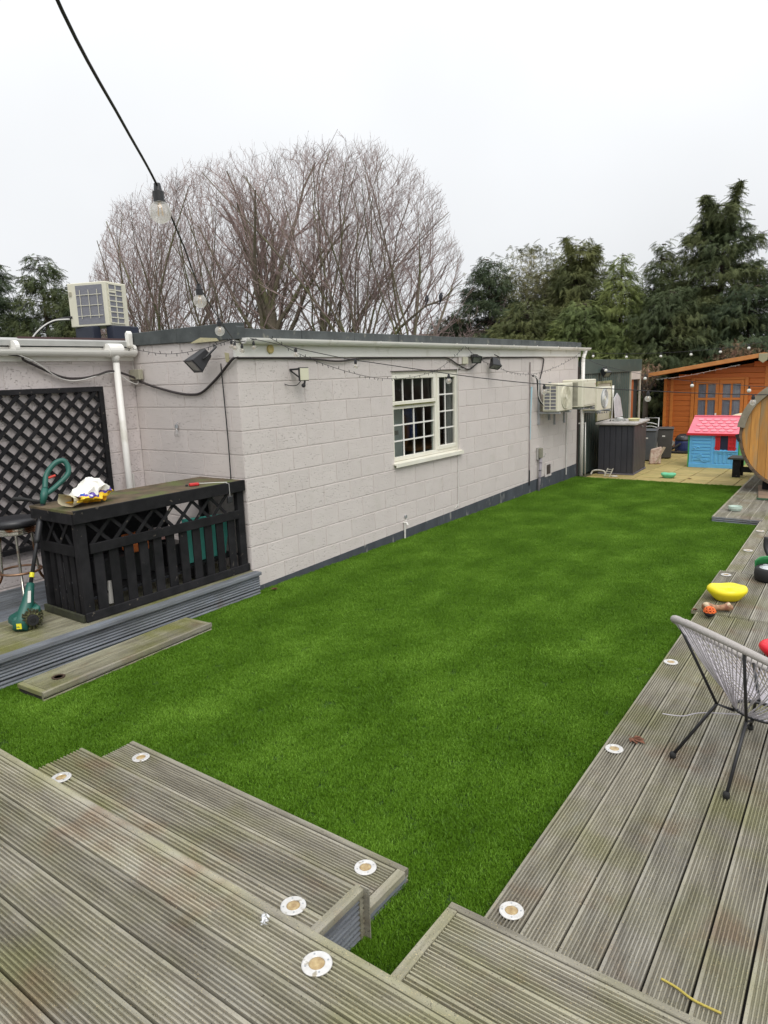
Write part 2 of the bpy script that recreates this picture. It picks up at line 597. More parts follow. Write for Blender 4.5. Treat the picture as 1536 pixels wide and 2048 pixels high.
def turf_mat():
    ma = bpy.data.materials.new('turf_blade')
    ma.use_nodes = True
    n = ma.node_tree
    b = n.nodes['Principled BSDF']
    b.inputs['Roughness'].default_value = 0.5
    b.inputs['Specular IOR Level'].default_value = 0.22
    geo = n.nodes.new('ShaderNodeNewGeometry')
    def noise(sc_, st=(1, 1, 1), det=3):
        mp = n.nodes.new('ShaderNodeMapping')
        mp.inputs['Scale'].default_value = st
        lk(n, geo.outputs['Position'], mp.inputs['Vector'])
        no = n.nodes.new('ShaderNodeTexNoise')
        no.inputs['Scale'].default_value = sc_
        no.inputs['Detail'].default_value = det
        lk(n, mp.outputs[0], no.inputs['Vector'])
        return no.outputs['Fac']
    r = n.nodes.new('ShaderNodeValToRGB')
    e = r.color_ramp.elements
    e[0].position = 0.30
    e[0].color = (0.048, 0.108, 0.006, 1)
    e[1].position = 0.72
    e[1].color = (0.275, 0.475, 0.060, 1)
    x = e.new(0.52)
    x.color = (0.097, 0.216, 0.010, 1)
    mx1 = n.nodes.new('ShaderNodeMath')
    mx1.operation = 'MULTIPLY_ADD'
    lk(n, noise(230, (1, 1, 0.2), 2), mx1.inputs[0])
    mx1.inputs[1].default_value = 0.63
    mm = n.nodes.new('ShaderNodeMath')
    mm.operation = 'MULTIPLY'
    lk(n, noise(2.4, (1, .7, 1), 7), mm.inputs[0])
    mm.inputs[1].default_value = 0.40
    lk(n, mm.outputs[0], mx1.inputs[2])
    lk(n, mx1.outputs[0], r.inputs['Fac'])
    lk(n, r.outputs[0], b.inputs['Base Color'])
    # brushed sheen is put into the colour: broad noise lightens patches of blades
    return ma

V, F = blade_patch()
gob = obj('grass', npmesh('grass', V, F), turf_mat())
gob['kind'] = 'stuff'
gob['label'] = 'short green turf pile covering the lawn'
ng = bpy.data.node_groups.new('turf_scatter', 'GeometryNodeTree')
ng.interface.new_socket('Geometry', in_out='INPUT', socket_type='NodeSocketGeometry')
ng.interface.new_socket('Geometry', in_out='OUTPUT', socket_type='NodeSocketGeometry')
gi = ng.nodes.new('NodeGroupInput')
go = ng.nodes.new('NodeGroupOutput')
oinfo = ng.nodes.new('GeometryNodeObjectInfo')
oinfo.inputs['Object'].default_value = lawn
dp = ng.nodes.new('GeometryNodeDistributePointsOnFaces')
dp.inputs['Density'].default_value = 1350
ip = ng.nodes.new('GeometryNodeInstanceOnPoints')
rv = ng.nodes.new('FunctionNodeRandomValue')
rv.data_type = 'FLOAT_VECTOR'
rv.inputs['Min'].default_value = (-0.22, -0.22, 0)
rv.inputs['Max'].default_value = (0.22, 0.22, 6.283)
rs = ng.nodes.new('FunctionNodeRandomValue')
rs.data_type = 'FLOAT'
rs.inputs[2].default_value = 0.75
rs.inputs[3].default_value = 1.2
ng.links.new(oinfo.outputs['Geometry'], dp.inputs['Mesh'])
ng.links.new(dp.outputs['Points'], ip.inputs['Points'])
ng.links.new(gi.outputs[0], ip.inputs['Instance'])
ng.links.new(rv.outputs[0], ip.inputs['Rotation'])
ng.links.new(rs.outputs[1], ip.inputs['Scale'])
ng.links.new(ip.outputs[0], go.inputs[0])
mo = gob.modifiers.new('turf', 'NODES')
mo.node_group = ng

# ------------------------------------------------------------------ patio of buff slabs
patio = MB().box((-5.0, 13.1, -0.06), (2.5, 20.5, -0.016)).build('patio', mat('patio_bed', (0.10, 0.085, 0.05), rough=1))
struct(patio)
patio['label'] = 'buff slab patio beyond the far end of the lawn'
slabm = mat('buff_slab', (0.47, 0.36, 0.145), (0.31, 0.25, 0.09), scale=5, rough=0.85, bump=0.003, bscale=18, rnd=0.14, stretch=(1, 3, 1),
            c3=(0.30, 0.27, 0.09), s3=3, t3=(0.55, 0.72))
cache = {}
def boxmesh(name, sx, sy, sz, ma, bev=0.004):
    k = (name, round(sx, 3), round(sy, 3), round(sz, 3), ma.name)
    if k in cache:
        return cache[k]
    b = bev
    v = [(b, b, sz), (sx - b, b, sz), (sx - b, sy - b, sz), (b, sy - b, sz),
         (0, 0, sz - b), (sx, 0, sz - b), (sx, sy, sz - b), (0, sy, sz - b), (0, 0, 0), (sx, 0, 0), (sx, sy, 0), (0, sy, 0)]
    f = [(0, 1, 2, 3), (4, 5, 1, 0), (5, 6, 2, 1), (6, 7, 3, 2), (7, 4, 0, 3), (8, 9, 5, 4), (9, 10, 6, 5), (10, 11, 7, 6), (11, 8, 4, 7)]
    me = bpy.data.meshes.new(name)
    me.from_pydata(v, [], f)
    me.materials.append(ma)
    me.update()
    cache[k] = me
    return me
for i in range(14):
    for j in range(15):
        x = -4.87 + i * 0.435
        y = 13.12 + j * 0.45
        if x > 0.9 or y + .4 > 19.9:
            continue
        o = obj('slab', boxmesh('slab', 0.424, 0.439, 0.028, slabm), None, patio)
        o.location = (x + random.uniform(-.002, .002), y, -0.022 + random.uniform(-.003, .003))

# ------------------------------------------------------------------ decking
def plank_mesh(L, W=0.143, T=0.028, grooved=True, ridges=10, ma=None):
    L = round(L, 2)
    k = ('plank', L, W, T, grooved, ridges, ma.name)
    if k in cache:
        return cache[k]
    prof = [(-W / 2, -T), (W / 2, -T)]
    if grooved:
        top = []
        p = W / ridges
        g_, d = (0.50 * p, 0.0100) if ridges > 9 or W < .1 else (0.50 * p, 0.010)
        x = -W / 2
        for r_ in range(ridges):
            x0 = x + r_ * p
            if ridges <= 9 and W > .04:
                top += [(x0 + .06 * p, -.010), (x0 + .30 * p, -.0035), (x0 + .55 * p, 0), (x0 + .80 * p, -.0025), (x0 + .94 * p, -.010)]
                continue
            top += [(x0 + (0.0015 if r_ else 0.001), 0 if r_ else -.001), (x0 + p - g_ - 0.0012, 0), (x0 + p - g_, -d), (x0 + p, -d if r_ < ridges - 1 else -d)]
        if not (ridges <= 9 and W > .04):
            top[-2:] = [(W / 2 - 0.001, 0), (W / 2, -0.001)]
        prof += top[::-1]
    else:
        b = 0.003
        prof += [(W / 2, -b), (W / 2 - b, 0), (-W / 2 + b, 0), (-W / 2, -b)]
    n = len(prof)
    v = [(0, a, b) for a, b in prof] + [(L, a, b) for a, b in prof]
    f = [tuple(range(n - 1, -1, -1)), tuple(range(n, 2 * n))]
    f += [(i, (i + 1) % n, n + (i + 1) % n, n + i) for i in range(n)]
    me = bpy.data.meshes.new('plank')
    me.from_pydata(v, [], f)
    me.materials.append(ma)
    me.update()
    cache[k] = me
    return me

def plank(parent, p, q, W=0.143, T=0.028, ma=deckm, grooved=True, up_=(0, 0, 1), name='plank', jit=0.0008):
    """a board whose top face centre line runs from p to q, top facing up_"""
    p, q = Vector(p), Vector(q)
    d = (q - p)
    L = d.length
    d.normalize()
    u = Vector(up_)
    y = u.cross(d).normalized()
    u = d.cross(y).normalized()
    o = obj(name, plank_mesh(L, W, T, grooved, max(2, int(round(W / .0235))) if name == 'riser' else 10, ma), None, parent)
    mtx = Matrix((d, y, u)).transposed().to_4x4()
    mtx.translation = p + u * random.uniform(-jit, jit)
    o.matrix_basis = mtx
    return o

# near deck, z .35, boards along X
dA = MB().box((-4.5, -1.6, -0.02), (1.6, 1.37, 0.315)).build('deck', gapshade)
struct(dA)
dA['label'] = 'highest deck in the foreground with boards running left to right'
zA = 0.35
plank(dA, (-4.5, 1.395, zA + .001), (-0.8, 1.395, zA + .001), 0.028, 0.035, grooved=False)
plank(dA, (-0.8, 1.395, zA + .001), (1.6, 1.395, zA + .001), 0.028, 0.035, grooved=False)
pitchA = 0.1560
for r_ in range(19):
    y = 1.376 - 0.073 - r_ * pitchA
    js = {0: -1.72, 1: 0.6, 2: -1.69, 3: -3.2, 4: -0.5, 5: -2.4}.get(r_, random.uniform(-3.5, 0.8))
    plank(dA, (-4.5, y, zA), (js - .0015, y, zA), .146, ma=deckm)
    plank(dA, (js + .0015, y, zA), (1.6, y, zA), .146, ma=deckm2 if r_ % 3 == 1 else deckm)
for k in range(2):      # riser boards
    plank(dA, (-4.5, 1.372, 0.245 - k * .146), (1.6, 1.372, 0.245 - k * .146), ma=deckm2, up_=(0, 1, 0))

def step(name, label, x0, x1, y0, y1, z, trims, ma=deckm, nb=2, group=None):
    t = thing(name, label, 'step', ((x0 + x1) / 2, (y0 + y1) / 2, 0), group=group)
    ox, oy = -(x0 + x1) / 2, -(y0 + y1) / 2
    def P(x, y, zz):
        return (x + ox, y + oy, zz)
    MB().box(P(x0 + .03, y0 + .005, 0.003), P(x1 - .03, y1 - .03, z - 0.03)).build('frame', gapshade, t)
    fy = y1
    if 'f' in trims:
        plank(t, P(x0, y1 - .014, z + .002), P(x1, y1 - .014, z + .002), 0.028, 0.03, ma=ma, grooved=False, name='trim')
        fy = y1 - .031
    xa, xb = x0, x1
    if 'l' in trims:
        plank(t, P(x0 + .02, y0, z + .003), P(x0 + .02, fy, z + .003), 0.04, 0.03, ma=ma, grooved=False, name='trim')
        xa = x0 + .043
    if 'r' in trims:
        plank(t, P(x1 - .02, y0, z + .003), P(x1 - .02, fy, z + .003), 0.04, 0.03, ma=ma, grooved=False, name='trim')
        xb = x1 - .043
    W = (fy - y0) / nb - .006
    for k in range(nb):
        yy = fy - .002 - (k + .5) * (W + .006)
        plank(t, P(xa, yy, z), P(xb, yy, z), round(W, 3), ma=ma)
    h = z - .032
    for (a, b, u) in ((P(x0, y1 - .002, h / 2 + .002), P(x1, y1 - .002, h / 2 + .002), (0, 1, 0)), (P(x1 - .002, y0, h / 2 + .002), P(x1 - .002, y1 - .026, h / 2 + .002), (1, 0, 0)),
                      (P(x0 + .002, y0, h / 2 + .002), P(x0 + .002, y1 - .026, h / 2 + .002), (-1, 0, 0))):
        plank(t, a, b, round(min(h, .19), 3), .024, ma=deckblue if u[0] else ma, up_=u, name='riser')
    return t
s1 = step('timber_step', 'upper step with the raised grooved side panel, left of the grass notch', -3.35, -1.47, 1.41, 1.775, 0.21, 'r', nb=2)
MB().box((.925, .20 - .02, 0.0), (.965, .215 - .03, 0.222)).build('corner_post', deckm2, s1)
s2 = step('timber_step', 'lowest step nearest the lawn, with a mossy front trim strip', -3.41, -1.495, 1.777, 2.108, 0.07, 'fr', nb=2)
s3 = step('timber_step', 'step at the bottom right leading down to the right hand deck', -1.165, 1.6, 1.41, 1.905, 0.21, 'lf', nb=3)

# right deck, z .07, boards run away from the camera
def bx(y):
    return -1.116 - 0.033 * (y - 2.05)
dB = MB().prism([(bx(1.95) + .03, 1.95, -.02), (1.6, 1.95, -.02), (1.6, 17.2, -.02), (bx(14.6) + .03, 14.6, -.02)], (0, 0, 0.055)).build('deck', gapshade)
struct(dB)
dB['label'] = 'long right hand deck beside the lawn with boards running away'
zB = 0.07
pB = 0.1455
segs = [(1.93, 5.98, 0), (5.985, 7.355, -0.045), (7.36, 10.9, 0), (10.905, 14.6, 0)]
for k in range(19):
    for (ya, yb, off) in segs:
        if ya > 10 and k > 14:
            continue
        j = 0.0 if k == 0 else random.choice([0, 0, -0.12, .1])
        if off:
            j = 0
        x0 = bx(ya) + off + .072 + k * pB
        x1 = bx(yb) + off + .072 + k * pB
        plank(dB, (x0, ya, zB + (.006 if off else 0)), (x1, yb - .003, zB + (.006 if off else 0)), .1365, ma=deckm if (k + int(ya)) % 4 else deckm2)
plank(dB, (bx(1.95) - .0, 1.95, 0.03), (bx(14.5), 14.5, 0.03), .06, .02, ma=deckm2, up_=(-1, 0, 0), name='riser')

# low platform by the barrel
pf = MB().prism([(-1.91, 9.99, .0), (-1.4, 9.99, .0), (-1.5, 14.2, .0), (-2.08, 14.2, .0)], (0, 0, .05)).build('platform', gapshade)
struct(pf)
pf['label'] = 'low grooved platform in front of the barrel end'
for k in range(4):
    xa = -1.9285 + 0.0725 + k * .146
    if k == 0:
        plank(pf, (-1.935, 9.965, .085), (-2.085, 14.2, .085), .022, .03, ma=deckm, grooved=False, name='trim')
    plank(pf, (xa, 9.965, .083), (xa - .15, 14.2, .083), .1425, ma=deckm2)
plank(pf, (-1.945, 9.96, .04), (-1.36, 9.96, .04), .074, .02, ma=deckblue, up_=(0, -1, 0), name='riser')
plank(pf, (-1.945, 9.97, .04), (-2.10, 14.2, .04), .074, .02, ma=deckm2, up_=(-1, 0, 0), name='riser')

# left deck, z .235, boards run along Y
dC = MB().box((-6.66, 0.2, -0.02), (-4.99, 4.60, 0.2)).build('deck', gapshade)
struct(dC)
dC['label'] = 'raised left deck that carries the black bar counter'
plank(dC, (-4.945, 0.2, .238), (-4.965, 4.597, .238), .09, .028, ma=deckblue, grooved=False)
for k in range(11):
    x = -5.068 - k * .1455
    ys = random.uniform(1.2, 3.6)
    plank(dC, (x + .01, .2, .235), (x + .003, ys - .002, .235), .1425, ma=deckmoss if k < 5 else deckblue)
    plank(dC, (x + .003, ys + .002, .235), (x - .008, 4.597, .235), .1425, ma=deckmoss if k < 4 else deckblue)
plank(dC, (-4.932, .2, .137), (-4.95, 4.597, .137), .143, .02, ma=deckblue, up_=(1, 0, 0), name='riser')
plank(dC, (-4.932, .2, .03), (-4.95, 4.597, .03), .058, .02, ma=deckblue, up_=(1, 0, 0), name='riser')

# mossy low step in front of the left deck
t = thing('timber_step', 'low mossy board step lying before the raised left deck', 'step', (-4.69, 2.9, 0), R(3.4))
MB().box((-.15, -.75, .004), (.15, .75, .04)).build('frame', gapshade, t)
for k in range(2):
    plank(t, (-.075 + k * .15 - .008, -.715, .072), (-.075 + k * .15 - .008, .715, .072), .145, ma=deckmoss)
plank(t, (-.15, -.738, .073), (.14, -.738, .073), .04, .03, ma=deckmoss, grooved=False, name='trim')
plank(t, (-.15, .738, .073), (.14, .738, .073), .04, .03, ma=deckmoss, grooved=False, name='trim')
plank(t, (.15, -.758, .074), (.15, .758, .074), .022, .03, ma=deckm, grooved=False, name='trim')
plank(t, (.158, -.758, .024), (.158, .758, .024), .046, .02, ma=deckm, up_=(1, 0, 0), name='riser')
ringm = MB()
ringm.lathe([(.045, 0), (.045, .004), (.03, .004), (.03, 0)], 24, (.01, -.55, .0735))
ringm.build('light_hole', mat('rusty_ring', (.06, .035, .02), rough=.9), t)

# recessed deck lights
def deck_light(label):
    t = thing('deck_light', label, 'deck light', group='round recessed deck lights')
    b = MB()
    n = 28
    vs, fs = [], []
    prof = [(.0475, 0.0), (.047, .0025), (.044, .0042), (.0262, .0042), (.0245, .002)]
    for r_, z in prof:
        for k in range(n):
            vs.append((r_ * math.cos(2 * math.pi * k / n), r_ * math.sin(2 * math.pi * k / n), z))
    for i in range(len(prof) - 1):
        for k in range(n):
            fs.append((i * n + k, i * n + (k + 1) % n, (i + 1) * n + (k + 1) % n, (i + 1) * n + k))
    b.add(vs, fs)
    b.build('rim', steelrim, t, smooth=False)
    MB().lathe([(.0245, 0.0), (.0245, .0022), (.018, .0034), (.001, .0038)], 20).build('lens', lens, t, smooth=True)
    for k in range(4):
        a = R(45 + 90 * k + 8)
        MB().lathe([(.0032, .004), (.0032, .0052), (.001, .0053)], 8, (.0352 * math.cos(a), .0352 * math.sin(a), 0)).build('screw', galv, t)
    return t
LI = [((-1.285, 1.315, zA), 'white ringed deck light beside the crumpled foil on the nearest deck'),
      ((-1.63, 1.565, .21), 'deck light with a blackened lens on the right end of the upper step'),
      ((-3.165, 1.55, .21), 'orange lensed deck light on the left end of the upper step'),
      ((-1.65, 2.01, .07), 'deck light on the right end of the lowest step'),
      ((-3.215, 2.02, .07), 'deck light on the left end of the lowest step'),
      ((-1.04, 2.13, zB), 'deck light nearest the camera on the right hand deck'),
      ((-1.10, 3.49, zB), 'deck light beside the dead leaf on the right hand deck'),
      ((-1.15, 4.82, zB), 'deck light just beyond the chair rim on the right hand deck'),
      ((-1.25, 7.2, zB + .006), 'deck light behind the yellow bowl'),
      ((-1.24, 8.31, zB), 'deck light left of the toy mower handle, with a thin bright ring'),
      ((-1.28, 9.37, zB), 'farthest deck light, near the corner of the low platform')]
d0 = deck_light(LI[0][1])
d0.location = (LI[0][0][0], LI[0][0][1], LI[0][0][2] + .001)
for (p, lb) in LI[1:]:
    dup(d0, (p[0], p[1], p[2] + .001), random.uniform(0, 1.5), lb)

# ------------------------------------------------------------------ main block building
bld = thing('block_building', 'long pinkish grey painted block building with white gutter beside the lawn', 'building', (-5.05, 8.9, 0))
BL = Vector((-5.05, 8.9, 0))
def L(x, y, z):
    return (x - BL.x, y - BL.y, z)
body = MB()
TH = 0.20
F0 = -5.0555  # mortar face
def wbox(y0, y1, z0, z1):
    body.box(L(F0 - TH, y0, z0), L(F0, y1, z1))
wbox(4.606, 7.07, 0, 2.5)
wbox(8.665, 13.15, 0, 2.5)
wbox(7.07, 8.665, 0, .99)
wbox(7.07, 8.665, 2.11, 2.5)
body.box(L(-6.66, 4.606, 0), L(F0 - TH, 4.606 + TH, 2.5))
body.box(L(-9, 4.61, 0), L(-6.66, 4.8, 2.5))
body.box(L(-9.2, 4.61, 0), L(-9.0, 13.15, 2.5))
body.box(L(-9.0, 12.95, 0), L(F0 - TH, 13.15, 2.5))
body.build('wall', mortar, bld)
MB().box(L(-9.2, 4.61, 2.5), L(-5.1, 13.15, 2.56)).build('roof', felt, bld)
MB().box(L(-9.0, 4.85, .0), L(F0 - TH - .01, 12.9, .05)).build('floor', mat('room_floor', (.10, .07, .045), rough=.6), bld)

def block_mesh(wd, h, ma, k):
    key = ('blk', round(wd, 3), round(h, 3), ma.name, k)
    if key in cache:
        return cache[key]
    e = 0.003
    D = 0.007
    rj = random.Random(k)
    # front face subdivided a little so that the surface is not dead flat
    nx_, nz_ = (5, 3) if wd > .3 else (3, 3)
    v, f = [], []
    for j in range(nz_ + 1):
        for i in range(nx_ + 1):
            x = e + (wd - 2 * e) * i / nx_
            z = e + (h - 2 * e) * j / nz_
            edge = i in (0, nx_) or j in (0, nz_)
            v.append((x + (rj.uniform(-.0012, .0012) if edge else 0), -D + rj.uniform(-.0005, .0005), z + (rj.uniform(-.0012, .0012) if edge else 0)))
    for j in range(nz_):
        for i in range(nx_):
            a = j * (nx_ + 1) + i
            f.append((a, a + 1, a + nx_ + 2, a + nx_ + 1))
    ring = [i for i in range(nx_ + 1)] + [j * (nx_ + 1) + nx_ for j in range(1, nz_ + 1)] + [nz_ * (nx_ + 1) + i for i in range(nx_ - 1, -1, -1)] + [j * (nx_ + 1) for j in range(nz_ - 1, 0, -1)]
    base = len(v)
    for i in ring:
        x, y, z = v[i]
        v.append((min(max((x - wd / 2) * (1 + 2 * e / wd) + wd / 2, 0), wd), 0.002, min(max((z - h / 2) * (1 + 2 * e / h) + h / 2, 0), h)))
    for k2 in range(len(ring)):
        a, b = ring[k2], ring[(k2 + 1) % len(ring)]
        f.append((a, base + k2, base + (k2 + 1) % len(ring), b))
    me = bpy.data.meshes.new('block')
    me.from_pydata(v, [], f)
    me.materials.append(ma)
    me.update()
    cache[key] = me
    return me

def block_wall(parent, origin, ang, length, z0, courses, ma, openings=(), zmax=9, start=0.0, pl=BL):
    """blocks laid along direction ang (about Z) from origin; local x along the wall, outward is local -y"""
    ph = 0.2275
    jt = 0.011
    for c in range(courses):
        zb = z0 + c * ph + jt / 2
        zt = min(zb + ph - jt, zmax)
        if zt - zb < .03:
            continue
        x = -0.225 * (c % 2) - start
        while x < length:
            a, b = max(x + .0028, 0.001), min(x + .45 - .0028, length - .001)
            x += .45
            if b - a < .03:
                continue
            pieces = [(a, b, zb, zt)]
            for (oa, ob, oz0, oz1) in openings:
                new = []
                for (pa, pb, pz0, pz1) in pieces:
                    if pb <= oa or pa >= ob or pz1 <= oz0 or pz0 >= oz1:
                        new.append((pa, pb, pz0, pz1))
                        continue
                    if pa < oa - .02:
                        new.append((pa, oa, pz0, pz1))
                    if pb > ob + .02:
                        new.append((ob, pb, pz0, pz1))
                    ma_, mb_ = max(pa, oa), min(pb, ob)
                    if pz0 < oz0 - .02:
                        new.append((ma_, mb_, pz0, oz0))
                    if pz1 > oz1 + .02:
                        new.append((ma_, mb_, oz1, pz1))
                pieces = new
            for (pa, pb, pz0, pz1) in pieces:
                me = block_mesh(pb - pa, pz1 - pz0, ma, random.randrange(6))
                o = obj('block', me, None, parent)
                ca, sa = math.cos(ang), math.sin(ang)
                o.location = (origin[0] + ca * pa - pl.x, origin[1] + sa * pa - pl.y, pz0)
                o.rotation_euler = (0, 0, ang)
# wall along +Y, outward +X: local x=+Y means ang=90deg, local -y = +X
block_wall(bld, (-5.0565, 4.60), R(90), 8.5, 0.006, 10, blockm, [(2.47, 4.065, .99, 2.11)], zmax=2.275)
# return wall along +X, outward -Y
block_wall(bld, (-6.66, 4.6065), 0, 1.6055, 0.006, 11, blockm, zmax=2.46, start=.1)
# dark plinth that grows as the lawn falls away
pl = MB()
pl.add([L(-5.046, 4.602, 0), L(-5.046, 13.14, 0), L(-5.046, 13.14, .262), L(-5.046, 4.602, .055), L(-5.06, 4.602, 0), L(-5.06, 13.14, 0), L(-5.06, 13.14, .262), L(-5.06, 4.602, .055)],
       [(0, 1, 2, 3), (3, 2, 6, 7), (0, 3, 7, 4), (1, 5, 6, 2)])
pl.build('plinth', plinthm, bld)
# fascia, gutter, brackets
MB().box(L(-5.052, 4.56, 2.29), L(-5.026, 13.2, 2.445)).build('fascia', pvc, bld, bev=.002)
def gutter_prof(r_, n=10, th=.003):
    o_ = [(-r_ * math.cos(math.pi * k / n), -r_ * math.sin(math.pi * k / n)) for k in range(n + 1)]
    i_ = [((r_ - th) * math.cos(math.pi * k / n), -(r_ - th) * math.sin(math.pi * k / n)) for k in range(n + 1)]
    return o_ + i_
def gutter(parent, x, y0, y1, z, org, r_=.055, name='gutter', ma=pvc, dz=0.0):
    pr = gutter_prof(r_)
    b = MB()
    n = len(pr)
    vs = [(x + a - org.x, y0 - org.y, z + c) for a, c in pr] + [(x + a - org.x, y1 - org.y, z + dz + c) for a, c in pr]
    fs = [(k, (k + 1) % n, n + (k + 1) % n, n + k) for k in range(n)] + [tuple(range(n))[::-1], tuple(range(n, 2 * n))]
    b.add(vs, fs)
    return b.build(name, ma, parent, smooth=False)
gutter(bld, -4.97, 4.62, 13.45, 2.462, BL, dz=-.012)
for e_ in (4.62, 13.447):
    MB().prism([L(-4.97 - .056 * math.cos(math.pi * q / 10), e_, 2.462 - (.012 if e_ > 5 else 0) - .056 * math.sin(math.pi * q / 10)) for q in range(11)], (0, .006, 0)).build('gutter_end', pvc, bld)
yb = 4.95
while yb < 13.2:
    pr = gutter_prof(.0595)
    b = MB()
    n = len(pr)
    vs = [L(-4.97 + a, yb, 2.462 + c) for a, c in pr] + [L(-4.97 + a, yb + .028, 2.462 + c) for a, c in pr]
    b.add(vs, [(k, (k + 1) % n, n + (k + 1) % n, n + k) for k in range(n)] + [tuple(range(n))[::-1], tuple(range(n, 2 * n))])
    b.build('gutter_bracket', pvc, bld)
    yb += .86
# felted upstand round the roof edge
fu = MB()
for i in range(10):
    y0 = 4.62 + i * .86
    y1 = min(y0 + .857, 13.22)
    dz = -.01 if i > 6 else .0
    fu.box(L(-5.13 + (i % 2) * .003, y0, 2.458), L(-5.028 + (i % 2) * .003, y1, 2.553 + dz + (i % 2) * .003))
fu.build('roof_edge', felt, bld, bev=.004)
fr = MB()
fr.prism([L(-6.72, 4.57, 2.47), L(-5.86, 4.57, 2.463), L(-5.86, 4.57, 2.602), L(-6.72, 4.57, 2.595)], (0, .11, 0))
fr.prism([L(-5.858, 4.567, 2.46), L(-5.0, 4.567, 2.452), L(-5.0, 4.567, 2.60), L(-5.12, 4.567, 2.604), L(-5.858, 4.567, 2.60)], (0, .11, 0))
fr.prism([L(-5.04, 4.566, 2.452), L(-4.985, 4.566, 2.45), L(-4.985, 4.566, 2.56), L(-5.04, 4.566, 2.60)], (0, .10, 0))
fr.build('roof_edge', felt, bld, bev=.004)
MB().prism([L(-5.66, 4.5655, 2.445), L(-5.24, 4.5655, 2.448), L(-5.27, 4.5655, 2.475), L(-5.5, 4.5655, 2.492), L(-5.58, 4.5655, 2.47)], (0, -.002, 0)).build('bare_patch', mat('peeled_paint', (.55, .50, .30), (.42, .38, .24), scale=30, rough=.9), bld)
MB().prism([L(-5.20, 4.598, 2.25), L(-5.155, 4.598, 2.25), L(-5.15, 4.598, 2.33), L(-5.21, 4.598, 2.34)], (0, -.003, 0)).build('bare_patch', MATS['peeled_paint'], bld)
# far downpipe and thin pipe
dpm = MB()
dpm.tube(smoothpath([L(-4.97, 13.3, 2.42), L(-4.97, 13.28, 2.36), L(-4.975, 13.22, 2.28), L(-4.975, 13.2, 2.18)], 4), .034, 14)
dpm.cyl(L(-4.975, 13.2, 2.19), L(-4.975, 13.2, 0.02), .034, n=14)
dpm.build('downpipe', pvc, bld, smooth=True)
MB().box(L(-5.06, 13.18, 1.02), L(-4.935, 13.215, 1.045)).build('pipe_clip', pvc, bld)
MB().cyl(L(-4.93, 13.26, 1.05), L(-4.92, 13.27, .02), .011, n=8).build('overflow_pipe', pvc, bld, smooth=True)
MB().box(L(-5.045, 13.14, .0), L(-5.035, 13.19, 2.1)).build('corner_strip', mat('dark_corner', (.05, .035, .03), rough=.9), bld)
# round yellowed vent cap on fascia
MB().lathe([(.042, 0), (.042, .016), (.034, .022), (.022, .022), (.020, .016), (.001, .016)], 20, L(-5.026, 5.01, 2.365), axis='x').build('vent_cap', mat('yellowed_plastic', (.62, .50, .20), (.50, .38, .14), scale=20, rough=.5), bld, smooth=False)
# air brick near far end
vb = MB()
vb.box(L(-5.045, 11.63, .2), L(-5.035, 11.90, .45))
vb.build('air_brick', blockm, bld)
vg = MB()
for k in range(7):
    vg.box(L(-5.036, 11.69 + .0, .245 + k * .024), L(-5.026, 11.85, .253 + k * .024))
vg.box(L(-5.0355, 11.69, .24), L(-5.034, 11.85, .41))
vg.build('air_grille', mat('brown_grille', (.10, .075, .065), rough=.8), bld)

# window ------------------------------------------------
wn = MB()
wy0, wy1, wz0, wz1 = 7.07, 8.665, .99, 2.11
wnf = MB()
XO, XI = -5.075, -5.135
def wb(b, y0, y1, z0, z1, xo=XO, xi=XI):
    b.box(L(xi, y0, z0), L(xo, y1, z1))
fw = .05
ym = 8.10
wb(wnf, wy0, wy1, wz1 - fw, wz1)
wb(wnf, wy0, wy1, wz0 + .02, wz0 + .07)
wb(wnf, wy0, wy0 + fw, wz0 + .07, wz1 - fw)
wb(wnf, wy1 - fw, wy1, wz0 + .07, wz1 - fw)
wb(wnf, ym - .03, ym + .03, wz0 + .07, wz1 - fw)
win = wnf.build('window', pvccream, bld, bev=.004)
# sashes: top vent (projects), right casement (projects), fixed lower left
def sash(y0, y1, z0, z1, w_, xo, xi, nm='sash'):
    b = MB()
    b.box(L(xi, y0, z0), L(xo, y1, z0 + w_))
    b.box(L(xi, y0, z1 - w_), L(xo, y1, z1))
    b.box(L(xi, y0, z0 + w_), L(xo, y0 + w_, z1 - w_))
    b.box(L(xi, y1 - w_, z0 + w_), L(xo, y1, z1 - w_))
    return b.build(nm, pvccream, win, bev=.006)
sash(7.085, 8.085, 1.70, 2.075, .052, -5.060, -5.10)
sash(8.115, 8.64, 1.055, 2.075, .055, -5.060, -5.10)
wb2 = MB()
wb2.box(L(-5.13, 7.12, 1.655), L(-5.075, 8.07, 1.70))
wb2.build('transom', pvccream, win, bev=.004)
def bars(y0, y1, z0, z1, ny, nz_, x=-5.108):
    b = MB()
    for k in range(1, ny):
        y = y0 + (y1 - y0) * k / ny
        b.box(L(x, y - .009, z0), L(x + .012, y + .009, z1))
    for k in range(1, nz_):
        z = z0 + (z1 - z0) * k / nz_
        b.box(L(x + .001, y0, z - .009), L(x + .013, y1, z + .009))
    b.build('glazing_bar', pvc, win)
paneG = glassy('window_glass', (.80, .84, .84), 0.0)
for (a, b_, c, d, ny, nz_) in ((7.137, 8.033, 1.752, 2.023, 4, 1), (7.12, 8.07, 1.06, 1.655, 4, 3), (8.17, 8.585, 1.11, 2.02, 2, 4)):
    bars(a, b_, c, d, ny, nz_)
    for i in range(ny):
        for j in range(nz_):
            ya, yb_ = a + (b_ - a) * i / ny, a + (b_ - a) * (i + 1) / ny
            za, zb_ = c + (d - c) * j / nz_, c + (d - c) * (j + 1) / nz_
            MB().box(L(-5.116, ya + .0005, za + .0005), L(-5.112, yb_ - .0005, zb_ - .0005)).build('pane', paneG, win)
